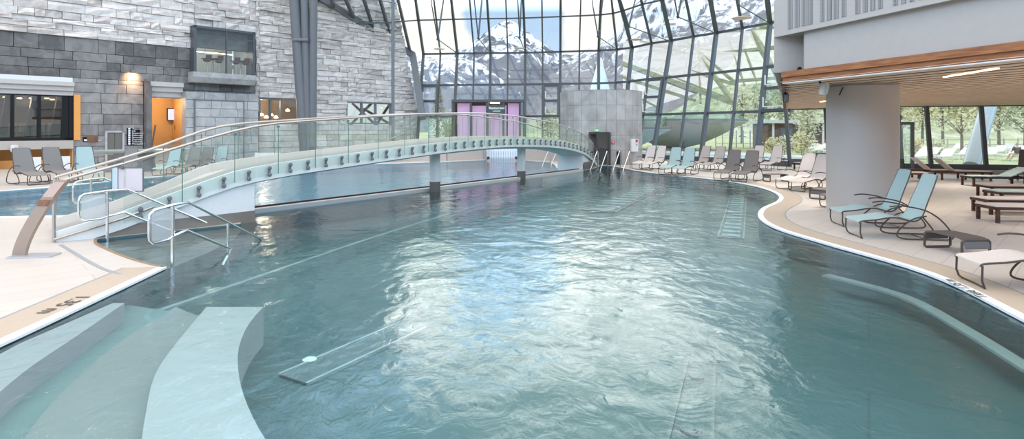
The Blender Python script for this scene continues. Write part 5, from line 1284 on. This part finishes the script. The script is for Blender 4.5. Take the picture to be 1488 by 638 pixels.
for fm, px, py, ang, back, lb in ((F_cream, 1431, 321, -6, 0, 'front cream sunbed with dark wooden legs at the right edge'), (F_cream, 1423, 309, -6, 0, 'second cream sunbed, directly behind the front one'), (F_blue, 1440, 296, -6, 0, 'flat aqua sunbed in the stack of rows at the right'),
                                  (F_cream, 1428, 286, -6, 0, 'cream sunbed behind the flat aqua one'), (F_blue, 1404, 270, -6, 24, 'pale blue sunbed with raised back at the right edge'),
                                  (F_cream, 1436, 262, 166, 42, 'right white sunbed with raised back before the window'), (F_cream, 1400, 260, 166, 42, 'left white sunbed with raised back before the window'), (F_cream, 1345, 264, 166, 30, 'cream sunbed just right of the round column'), (F_cream, 1160, 247, 20, 25, 'flat cream sunbed by the glass behind the close pair of loungers'), (F_cream, 1178, 240, 150, 40, 'cream sunbed standing near the glass corner')):
    p = P(px, py); e = make_sunbed(fm, back); e.location = p; e.rotation_euler = (0, 0, R(ang)); e['label'] = lb; e['category'] = 'sunbed'; e['group'] = SB
    if ang > 100:
        d = Vector((math.cos(R(ang)), math.sin(R(ang)), 0)); e.location = p
        e.rotation_euler = (0, 0, R(ang))
# dark woven chair at the right edge by the window
p = P(1484, 262); e = empty('wicker_chair', p, R(200), label='dark wicker chair back at the right edge before the window', category='chair')
MB().box((0, 0, .42), (.6, .6, .1), None, .03).build('seat', F_dark, e); MB().box((-.28, 0, .85), (.08, .6, .8), Matrix.Rotation(R(-8), 4, 'Y'), .03).build('backrest', F_dark, e)
for sx in (-.25, .25):
    for sy in (-.25, .25): MB().box((sx, sy, .19), (.05, .05, .38)).build('leg', darkwood, e)
p = P(1197, 247); MB().box(p + Vector((-.15, 0, .42)), (.55, .5, .84), None, .02).build('waste_bin', brown_m, label='dark brown bin standing near the glass left of the column', category='bin')

# ------------------------------------------------------------------ outdoors
grass = mat('lawn', (.36, .40, .20), .9, noise_s=3, noise_amt=.35)
mb = MB(); tess([[(-200, 49.3), (-8.1, 49.3), (-8.2, 46.8), (-4, 45.4), (4, 44.8), (8.2, 43.2), (10, 40.4), (12.2, 37.4), (14.1, 34.8), (15.5, 31.9), (16.5, 29.4), (18.2, 26.7), (22.8, 25.5), (30.2, 24.1), (300, 24), (300, 420), (-200, 420)]], -.25, mb)
o = mb.build('lawn', grass, kind='stuff', label='green lawn outside beyond the glass', category='grass')
mb = MB(); mb.prism([(8, 46.5), (15.5, 37), (22.5, 34.5), (25.5, 36), (25, 44), (20, 56), (6, 60), (-12, 58), (-12, 51)], -.25, -.12); struct('floor_outdoor', mb, mat('pale_paving', (.52, .49, .44), .8, noise_s=3, noise_amt=.15), 'pale paving outside')
mb = MB(); opool = [(9, 47), (14.5, 42.5), (17.5, 38.2), (20, 36.5), (24, 36), (25, 38), (19, 45), (12, 50)]
mb.prism(opool, -.2, -.11); mb.build('outdoor_pool', mat('outdoor_water', (.30, .55, .58), .1, bump=.2, bump_s=8), label='turquoise outdoor pool behind the far row of loungers', category='pool')
mb = MB(); pp_ = [Vector((*p, -.06)) for p in opool]
for a_, b_ in zip(pp_, pp_[1:] + pp_[:1]): mb.bar(a_, b_, .5, .12)
mb.build('pool_edging', white_m, label='white rim around the turquoise outdoor pool', category='rim')
# bowl pool
def bowl(px, py, Y, r, h, label):
    c = W(px, py, Y); e = empty('bowl_pool', (c.x, c.y, -.1), 0, label=label, category='bowl pool')
    z = c.z + .1; cm = mat('grey_concrete_shell', (.42, .43, .42), .7, noise_s=.5, noise_amt=.12)
    MB().lathe([(r * .12, z - h), (r * .35, z - h * .86), (r * .62, z - h * .55), (r * .86, z - h * .22), (r, z - .12), (r, z)], (0, 0, 0), 56).build('shell', cm, e, True)
    MB().lathe([(r + .02, z - .05), (r + .1, z - .02), (r + .1, z + .14), (r - .2, z + .16)], (0, 0, 0), 56).build('rim', alu2, e)
    MB().lathe([(r * .2, 0), (r * .14, z - h + .1)], (0, 0, 0), 32).build('foot', cm, e, True)
    MB().lathe([(r - .3, z + .1), (r - .3, z + 1.0), (r - .32, z + 1.0), (r - .32, z + .1)], (0, 0, 0), 56).build('glass_balustrade', gl_b, e)
    return e
bowl(982, 176, 62, 7.2, 2.9, 'big grey concrete bowl pool outside behind the loungers')
bowl(900, 187, 50, 4.3, 1.9, 'second concrete bowl pool partly hidden by the stone tower')
# glass cone
c = W(872, 160, 70); e = empty('glass_cone', (c.x, c.y, -.2), 0, label='tall white ribbed glass cone behind the round stone tower', category='glass cone')
z1 = H + (HY - 84) / F * 70; ztop = z1 + .2
MB().lathe([(3.0, 0), (1.0, ztop * .72), (.15, ztop)], (0, 0, 0), 16).build('cone_skin', mat('milky_glass', (.62, .72, .72), .3), e)
for i in range(16):
    t = 2 * math.pi * i / 16; MB().tube([(2.63 * math.cos(t), 2.63 * math.sin(t), 0), (.88 * math.cos(t), .88 * math.sin(t), ztop * .72), (.17 * math.cos(t), .17 * math.sin(t), ztop)], .05, 6).build('rib', white_m, e)
MB().lathe([(.9, 0), (.95, .06), (.95, .14), (.86, .2)], (0, 0, ztop * .71), 16).build('ring', alu2, e)
# added beams and panes outside, shaping the roof's reflection in the glass
cv_g = mat('reflection_green', (.27, .27, .14), .7, noise_s=1, noise_amt=.25)
e = empty('roof_reflection', W(1040, 120, 60), 0, label='green beams and panes standing in for the roof reflection in the facade', category='roof reflection')
def CP(x, y): 
    Y = 58 + (1150 - x) * .05 + (190 - y) * .04; return W(x, y, Y)
mb = MB(); mb.face([CP(905, 60), CP(1150, 8 + 32), CP(1165, 118), CP(1050, 124), CP(905, 168)]); rel(mb.build('glazing', glass('reflection_glass', (.74, .82, .88), 7), e), e)
for (x0, y0, x1, y1, w_) in ((905, 92, 1066, 150, .75), (1000, 62, 1066, 118, .45), (1060, 60, 1082, 124, .28), (1015, 60, 1018, 150, .35), (1093, 45, 1120, 95, .8), (1120, 95, 1150, 160, .4), (1020, 85, 1066, 150, .6), (1040, 78, 1150, 66, .5), (905, 112, 1010, 146, .5), (930, 60, 1000, 78, .45), (960, 140, 1020, 88, .35), (1066, 118, 1150, 112, .5), (1000, 102, 1070, 123, .5), (915, 150, 980, 108, .3), (905, 130, 960, 158, .35), (985, 66, 1045, 75, .3), (1078, 62, 1100, 120, .3), (1104, 40, 1150, 40, .4), (935, 95, 1060, 143, .2)):
    rel(MB().bar(CP(x0, y0), CP(x1, y1), w_ * .7, w_ * .7).build('reflection_beam', cv_g, e), e)
for x in (925, 1165):
    a_ = CP(x, 120); rel(MB().tube([Vector((a_.x, a_.y, -.25)), a_], .18, 10).build('reflection_post', cv_g, e), e)
# leaning blue tube
a_ = W(1411, 243, 29); b_ = W(1447, 118, 33); MB().tube([a_, b_], .38, 16).build('leaning_tube', mat('blue_grey_tube', (.30, .38, .42), .4), smooth=True, label='thick blue grey leaning steel tube outside the right window', category='column')
# outdoor loungers
def make_out(fm):
    e = empty('garden_lounger', (0, 0, 0)); 
    MB().box((.6, 0, .34), (1.25, .66, .05), None, .01).build('seat', fm, e); MB().box((.38, 0, 0), (.78, .66, .05), Matrix.Translation((1.2, 0, .35)) @ Matrix.Rotation(R(-32), 4, 'Y'), .01).build('backrest', fm, e)
    for x_ in (.1, 1.4):
        for y_ in (-.28, .28): MB().box((x_, y_, .16), (.05, .05, .32)).build('leg', white_m, e)
    return e
proto = make_out(F_wht); GO = 'white garden loungers outside the right windows'
og = [(1215, 0), (1172, 225), (1190, 225), (1208, 226), (1165, 222), (1183, 221.5), (1322, 236), (1340, 232), (1360, 236), (1352, 226), (1385, 232), (1378, 222), (1402, 226), (1398, 218), (1425, 232), (1440, 227), (1455, 222), (1462, 234), (1472, 228), (1325, 224)][1:]
names_o = ['by the glass left of the column, front one', 'by the glass left of the column, middle front', 'left of the column, nearest the column', 'in the back pair left of the column, left one', 'in the back pair left of the column, right one', 'beside the door frame, front', 'beside the first window post, front', 'in the window right of the door, front', 'in the window right of the door, middle row', 'in the middle window, front centre', 'in the middle window, back left', 'in the middle window beside the leaning tube', 'in the back row left of the leaning tube', 'right of the leaning tube, front', 'right of the leaning tube, middle', 'right of the leaning tube, back', 'in the last window, front', 'in the last window, rear', 'beside the door frame, rear']
for i, ((x, y), nm) in enumerate(zip(og, names_o)):
    o = proto if i == 0 else copy_tree(proto); p = P(x, y, -.25); o.location = p; o.rotation_euler = (0, 0, R(28 + (i * 37 % 9) - 4)); o['label'] = 'white garden lounger outside ' + nm; o['category'] = 'garden lounger'; o['group'] = GO
    o.scale = (1.15, 1.15, 1.15)
# seated person outside
def skin_person(name, J, Eg, rad, loc, rz, m, label, extra=None):
    me = bpy.data.meshes.new(name); me.from_pydata(J, Eg, []); o = bpy.data.objects.new(name, me); col.objects.link(o)
    md = o.modifiers.new('skin', 'SKIN'); 
    for i, r in enumerate(rad): me.skin_vertices[0].data[i].radius = (r[0], r[1]) if isinstance(r, tuple) else (r, r)
    me.skin_vertices[0].data[0].use_root = True
    md.use_smooth_shade = True; s_ = o.modifiers.new('sub', 'SUBSURF'); s_.levels = 2; s_.render_levels = 2
    me.materials.append(m); o.location = loc; o.rotation_euler = (0, 0, rz); o['label'] = label; o['category'] = 'person'
    return o
skin = mat('skin', (.62, .38, .28), .5)
def person(loc, rz, label, swim=True, cloth=None):
    # local: facing -y ; pelvis at origin for sitting
    z0 = 0
    J = [(0, 0, 0), (0, 0, .25), (0, .0, .45), (0, 0, .54), (0, -.01, .62), (0, -.01, .72),
         (.17, 0, .44), (.24, -.1, .22), (.2, -.3, .12), (-.17, 0, .44), (-.24, -.1, .22), (-.2, -.3, .12),
         (.1, -.1, -.02), (.13, -.48, .02), (.13, -.75, -.35), (.13, -.9, -.38), (-.1, -.1, -.02), (-.13, -.48, .02), (-.13, -.75, -.35), (-.13, -.9, -.38)]
    E_ = [(0, 1), (1, 2), (2, 3), (3, 4), (4, 5), (2, 6), (6, 7), (7, 8), (2, 9), (9, 10), (10, 11), (0, 12), (12, 13), (13, 14), (14, 15), (0, 16), (16, 17), (17, 18), (18, 19)]
    rd = [(.16, .11), (.14, .1), (.15, .09), .055, .085, .085, .065, .05, .035, .065, .05, .035, .09, .065, .045, .04, .09, .065, .045, .04]
    o = skin_person('person', J, E_, rd, loc, rz, skin, label)
    # head details
    MB().lathe([(.02, -.1), (.075, -.06), (.098, .0), (.09, .06), (.05, .1), (.01, .11)], (0, .012, .69), 16).build('hair', mat('brown_hair', (.06, .04, .03), .7), o, True) if not cloth else MB().lathe([(.02, -.1), (.08, -.06), (.1, .0), (.09, .06), (.05, .1), (.01, .11)], (0, .015, .69), 16).build('hair', mat('grey_hair', (.35, .32, .30), .7), o, True)
    MB().box((0, -.1, .655), (.022, .03, .035), None, .006).build('nose', skin, o)
    if cloth:
        c = skin_person('jacket', [v for v in J[:3]] + [J[6], J[7], J[9], J[10]], [(0, 1), (1, 2), (2, 3), (3, 4), (2, 5), (5, 6)], [(.19, .14), (.175, .13), (.18, .12), .085, .07, .085, .07], (0, 0, 0), 0, cloth, ''); c.parent = o
        del c['label']; del c['category']
    return o
p = P(1478, 236, -.25); person((p.x, p.y, .32), R(170), 'person in a dark jacket seated on a lounger outside the right window', False, mat('dark_jacket', (.06, .06, .065), .8))
p = P(708, 236.5); person((p.x, 35.9, -.5), R(120), 'bather at the left side of the swim-through, head and shoulders above the water')
p = P(753, 236.5); person((.25, 36.0, -.5), R(-100), 'bather at the right side of the swim-through, head above the water')

# fence, house, hedge, trees
def leafmat(n, c): return mat(n, c, .9, noise_s=2, noise_amt=.45)
fol = [leafmat('spring_leaves', (.52, .50, .30)), leafmat('green_leaves', (.34, .37, .21)), leafmat('yellow_leaves', (.58, .53, .28)), leafmat('dark_needles', (.07, .12, .06))]
bark = mat('bark', (.20, .15, .11), .9)
def tree(x, y, h, kind, label, seed, group='trees outside the glass', cat='tree', spread=.32):
    rnd = random.Random(seed); e = empty('deciduous_tree' if cat == 'tree' else 'shrub', (x, y, -.25), 0, label=label, category=cat, group=group)
    mb = MB(); mb.tube([(0, 0, 0), (rnd.uniform(-.1, .1), 0, h * .35), (rnd.uniform(-.2, .2), 0, h * .8)], h * .022, 7, r1=h * .006)
    for k_ in range(7):
        t = rnd.uniform(.25, .7); a_ = rnd.uniform(0, 6.28); mb.tube([(0, 0, h * t), (math.cos(a_) * h * spread * .7, math.sin(a_) * h * spread * .7, h * (t + .22))], h * .008, 5, r1=h * .002)
    mb.build('trunk', bark, e)
    mb = MB(); n_ = 900 if cat == 'tree' else 500
    for k_ in range(n_):
        a_ = rnd.uniform(0, 6.28); u = rnd.uniform(-1, 1); rr = rnd.random() ** .4; s_ = math.sqrt(1 - u * u)
        lump = .8 + .35 * math.sin(a_ * 3 + seed) * s_
        c = Vector((math.cos(a_) * s_ * h * spread * rr * lump, math.sin(a_) * s_ * h * spread * rr * lump, h * (.62 + .38 * u * rr) if cat == 'tree' else h * (.5 + .48 * u * rr)))
        v1 = Vector((rnd.uniform(-1, 1), rnd.uniform(-1, 1), rnd.uniform(-1, 1))).normalized(); v2 = v1.orthogonal().normalized(); q = h * (.022 if cat == 'tree' else .05) * rnd.uniform(.7, 1.4)
        mb.face([c - v1 * q, c + v2 * q * .7, c + v1 * q, c - v2 * q * .7])
    mb.build('foliage', fol[kind], e)
    return e
T = [(1148, 78, 9, 1, 'green tree behind the wooden house'), (1175, 57, 5.6, 0, 'small spring tree in front of the wooden house'), (1215, 82, 9, 1, 'green tree left of the round column outside'), (1340, 66, 8.5, 2, 'yellow green tree in the window right of the door'), (1398, 50, 6.6, 2, 'broad spring tree with visible trunk in the middle window'), (1452, 60, 8, 0, 'spring tree right of the leaning tube'), (1490, 55, 8, 1, 'green tree at the right edge outside'), (1310, 72, 9, 0, 'spring tree behind the door'), (1370, 80, 10, 1, 'dark green tree behind the spring tree'), (1425, 84, 11, 1, 'tall tree behind the leaning tube'), (1078, 92, 10, 0, 'spring tree right above the bowl pool'), (1108, 96, 11, 1, 'green tree between the bowl pool and the house'), (1265, 84, 10, 1, 'tree behind the round column')]
for i, (px, Y, h, kd, lb) in enumerate(T): tree((px - CX) / F * Y, Y, h, kd, lb, i + 3)
for i, (px, py, Y, h, kd, lb) in enumerate(((1140, 0, 48, 1.9, 0, 'low round shrub left in front of the wooden house'), (1165, 0, 50, 2.2, 2, 'yellow green shrub in front of the wooden house'), (1122, 0, 52, 1.6, 2, 'small yellow shrub by the wooden house'), (1330, 0, 44, 1.7, 2, 'yellow shrub outside the door'), (1365, 0, 46, 1.4, 0, 'low shrub in the window right of the door'))):
    tree((px - CX) / F * Y, Y, h, kd, lb, i + 40, 'shrubs outside the glass', 'shrub', .55)
# conifer at the left
cx3 = (637 - CX) / F * 62; e = empty('spruce_tree', (cx3, 62, -.3), 0, label='green spruce outside behind the left opening window', category='tree')
MB().tube([(0, 0, 0), (0, 0, 7)], .15, 8, r1=.03).build('trunk', bark, e)
mb = MB(); rnd = random.Random(5)
for k_ in range(1100):
    t = rnd.random() ** .7; z = 7.4 * t + .3; rr = (1 - t) * 1.9 * rnd.uniform(.3, 1) + .05; a_ = rnd.uniform(0, 6.28); c = Vector((math.cos(a_) * rr, math.sin(a_) * rr, z - rr * .25)); v = Vector((math.cos(a_), math.sin(a_), -.35)); s_ = Vector((-v.y, v.x, 0)); q = .22
    mb.face([c - v * q, c + s_ * q * .4, c + v * q, c - s_ * q * .4])
mb.build('needles', leafmat('spruce_needles', (.16, .22, .11)), e)
for i, (px, Y, kd) in enumerate(((655, 66, 1), (700, 70, 0), (735, 72, 0), (800, 60, 1))): tree((px - CX) / F * Y, Y, 3.6 + i * .3, kd, ('round bush right of the spruce', 'spring bush behind the entrance, left', 'spring bush behind the entrance, right', 'green bush left of the stone tower')[i], 60 + i, 'bushes behind the facade')
# chalets behind the facade left
e = empty('chalet', ((652 - CX) / F * 95, 95, -.25), 0, label='white chalet with a wooden gable beside the spruce', category='house')
MB().box((0, 0, 2), (6, 6, 4.4)).build('wall', white_m, e); MB().slabpoly([(-3.6, -3.4, 4), (3.6, -3.4, 4), (0, -3.4, 5.6)], (0, 6.8, 0)).build('roof', mat('grey_roof', (.3, .28, .27), .8), e); MB().box((1, -3.05, 2), (2.6, .1, 2.2)).build('wooden_front', wood_m, e)
# wooden house right
p0 = (1190 - CX) / F * 66; e = empty('wooden_pavilion', (p0, 66, -.25), R(-8), label='low brown wooden pavilion with flat white roof outside', category='house')
MB().box((0, 0, 1.5), (13, 6, 3)).build('wall', wood('pavilion_boards', (.22, .12, .08), (.14, .07, .05), 3, 2), e)
MB().box((0, -.3, 3.1), (14, 7.4, .35)).build('roof', mat('pale_roof', (.6, .58, .55), .6), e)
for x in (-4.5, -2, .5, 3): MB().box((x, -3.03, 1.3), (1.3, .08, 2.2)).build('window', mat('dusky_pane', (.12, .13, .14), .15), e)
for x in (-6, -3.3, -.8, 1.8, 4.5): MB().box((x, -3.3, 1.5), (.2, .2, 3)).build('post', white_m, e)
for nm, (xa, xb), Y, lb in (('wooden_fence', (1295, 1500), 60, 'pale wooden rail fence outside the right windows'), ('wire_fence', (1040, 1140), 70, 'light wire fence beyond the bowl pool')):
    x0, x1 = (xa - CX) / F * Y, (xb - CX) / F * Y; e = empty(nm, ((x0 + x1) / 2, Y, -.25), 0, label=lb, category='fence'); w_ = (x1 - x0) / 2
    fm_ = mat('weathered_wood', (.50, .46, .40), .8) if nm[0:2] == 'wo' else mat('galvanised', (.5, .52, .5), .5)
    zs_ = (.65, 1.15) if nm[0:2] == 'wo' else (.5, 1.2, 1.9)
    for z in zs_: MB().box((0, 0, z), (2 * w_, .06, .12 if nm[0:2] == 'wo' else .04)).build('rail', fm_, e)
    n_ = 10
    for k_ in range(n_ + 1): MB().box((-w_ + 2 * w_ * k_ / n_, 0, zs_[-1] * .55), (.1, .1, zs_[-1] * 1.15)).build('post', fm_, e)

# ------------------------------------------------------------------ mountains and wooded hill
def mount_mat(name, snow_lo, snow_hi, rock, snow, low, hs=1.0, s=.01):
    m = bpy.data.materials.new(name); m.use_nodes = True; t = m.node_tree; b = t.nodes['Principled BSDF']; K = t.links.new
    tcn = t.nodes.new('ShaderNodeTexCoord'); sx = t.nodes.new('ShaderNodeSeparateXYZ'); K(tcn.outputs['Object'], sx.inputs[0])
    ns = t.nodes.new('ShaderNodeTexNoise'); ns.inputs['Scale'].default_value = s; ns.inputs['Detail'].default_value = 10; ns.inputs['Roughness'].default_value = .68; ns.inputs['Distortion'].default_value = .6
    mpn = t.nodes.new('ShaderNodeMapping'); mpn.inputs['Rotation'].default_value = (0, R(35), 0); mpn.inputs['Scale'].default_value = (1, 1, .45); K(tcn.outputs['Object'], mpn.inputs[0]); K(mpn.outputs[0], ns.inputs['Vector'])
    zr = t.nodes.new('ShaderNodeMapRange'); zr.clamp = True; zr.inputs[1].default_value = snow_lo; zr.inputs[2].default_value = snow_hi; zr.inputs[3].default_value = -.22; zr.inputs[4].default_value = .03; K(sx.outputs[2], zr.inputs[0])
    ad = t.nodes.new('ShaderNodeMath'); K(ns.outputs['Fac'], ad.inputs[0]); K(zr.outputs[0], ad.inputs[1])
    rp = t.nodes.new('ShaderNodeValToRGB'); rp.color_ramp.elements[0].position = .47; rp.color_ramp.elements[0].color = (*rock, 1); rp.color_ramp.elements[1].position = .55; rp.color_ramp.elements[1].color = (*snow, 1); K(ad.outputs[0], rp.inputs[0])
    z2 = t.nodes.new('ShaderNodeMapRange'); z2.inputs[1].default_value = snow_lo * .35; z2.inputs[2].default_value = snow_lo * .9; K(sx.outputs[2], z2.inputs[0])
    mx = t.nodes.new('ShaderNodeMix'); mx.data_type = 'RGBA'; K(z2.outputs[0], mx.inputs[0]); mx.inputs[6].default_value = (*low, 1); K(rp.outputs[0], mx.inputs[7])
    K(mx.outputs[2], b.inputs['Base Color']); b.inputs['Roughness'].default_value = .95; b.inputs['Specular IOR Level'].default_value = .1
    return m
def mountain(name, crest, D_, D0, amp, m, label, seed, n=120, rows=50, pw=1.15):
    xs = [crest[0][0] + (crest[-1][0] - crest[0][0]) * i / n for i in range(n + 1)]
    def cy(x):
        for a_, b_ in zip(crest, crest[1:]):
            if x <= b_[0]: return a_[1] + (b_[1] - a_[1]) * (x - a_[0]) / (b_[0] - a_[0])
        return crest[-1][1]
    mb = MB(); G = []
    for j in range(rows + 1):
        s_ = j / rows; Y = D_ + (D0 - D_) * s_; row = []
        for x in xs:
            Xw = (x - CX) / F * (D_ * .85 + Y * .15); zc = H + (HY - cy(x)) / F * D_
            z = zc * (1 - s_) ** pw - 2 * s_
            q = Vector((Xw, Y, z)) / (D_ * .06) + Vector((seed, 0, 0))
            r_ = 1 - abs(noise.noise(q)) * 2; r_ += .5 * (1 - abs(noise.noise(q * 2.3)) * 2); r_ += .25 * (1 - abs(noise.noise(q * 5.1)) * 2) + .12 * noise.noise(q * 11)
            k_ = amp * D_ * (min(1, s_ * 6) * .9 + .12) * (1 - s_ * .7)
            row.append(mb.b.verts.new((Xw + noise.noise(q * 1.7 + Vector((9, 0, 0))) * k_ * 1.2, Y, z + (r_ - 1.1) * k_)))
        G.append(row)
    for a_, b_ in zip(G, G[1:]):
        for i in range(n): mb.b.faces.new((a_[i], a_[i + 1], b_[i + 1], b_[i]))
    o = mb.build(name, m, smooth=False, label=label, category='mountain'); return o
rock = (.13, .14, .165); snow = (.80, .82, .86)
mountain('mountain', [(380, 120), (480, 105), (560, 95), (620, 92), (650, 88), (685, 66), (705, 48), (722, 36), (738, 27), (752, 36), (768, 48), (785, 62), (805, 74), (830, 80), (880, 60), (1000, 60)], 2600, 900, .02, mount_mat('peak_rock', 60, 330, rock, snow, (.20, .23, .25), s=.02), 'pointed snowy mountain peak in the centre', 1.3)
mountain('mountain', [(480, 70), (560, 76), (600, 80), (640, 84), (675, 84), (700, 92), (725, 112), (748, 132), (775, 160), (800, 188)], 1500, 500, .02, mount_mat('left_rock', 20, 150, (.17, .19, .23), snow, (.18, .21, .23), s=.03), 'snow dusted rocky slope left of the peak', 5.1)
mountain('mountain', [(745, 188), (775, 150), (800, 112), (830, 88), (850, 76), (880, 58), (905, 30), (925, 5), (950, -15), (1000, -60), (1100, -150), (1300, -250), (1600, -300)], 1000, 260, .022, mount_mat('right_rock', 20, 150, (.22, .21, .22), snow, (.34, .35, .26), s=.05), 'steep snowy mountainside rising to the upper right', 8.7, n=150)
hm = mount_mat('wooded_hill', 900, 1000, (.3, .32, .15), (.3, .3, .2), (.27, .30, .13))
def hill_mat():
    m = bpy.data.materials.new('hill_forest'); m.use_nodes = True; t = m.node_tree; b = t.nodes['Principled BSDF']; K = t.links.new
    tcn = t.nodes.new('ShaderNodeTexCoord'); ns = t.nodes.new('ShaderNodeTexNoise'); ns.inputs['Scale'].default_value = .16; ns.inputs['Detail'].default_value = 10; ns.inputs['Roughness'].default_value = .7; K(tcn.outputs['Object'], ns.inputs['Vector'])
    rp = t.nodes.new('ShaderNodeValToRGB'); rp.color_ramp.elements[0].position = .36; rp.color_ramp.elements[0].color = (.24, .27, .17, 1); rp.color_ramp.elements[1].position = .66; rp.color_ramp.elements[1].color = (.56, .54, .40, 1); e_ = rp.color_ramp.elements.new(.5); e_.color = (.38, .41, .26, 1)
    K(ns.outputs['Fac'], rp.inputs[0]); K(rp.outputs[0], b.inputs['Base Color']); b.inputs['Roughness'].default_value = 1; b.inputs['Specular IOR Level'].default_value = 0; return m
o = mountain('wooded_hillside', [(930, 184), (980, 160), (1020, 130), (1060, 95), (1100, 40), (1140, 0), (1200, -60), (1330, -60), (1500, -40), (1700, -40)], 330, 105, .018, hill_mat(), 'green wooded hillside rising behind the right windows', 12.2, n=140, rows=60, pw=1.3); o['category'] = 'hill'
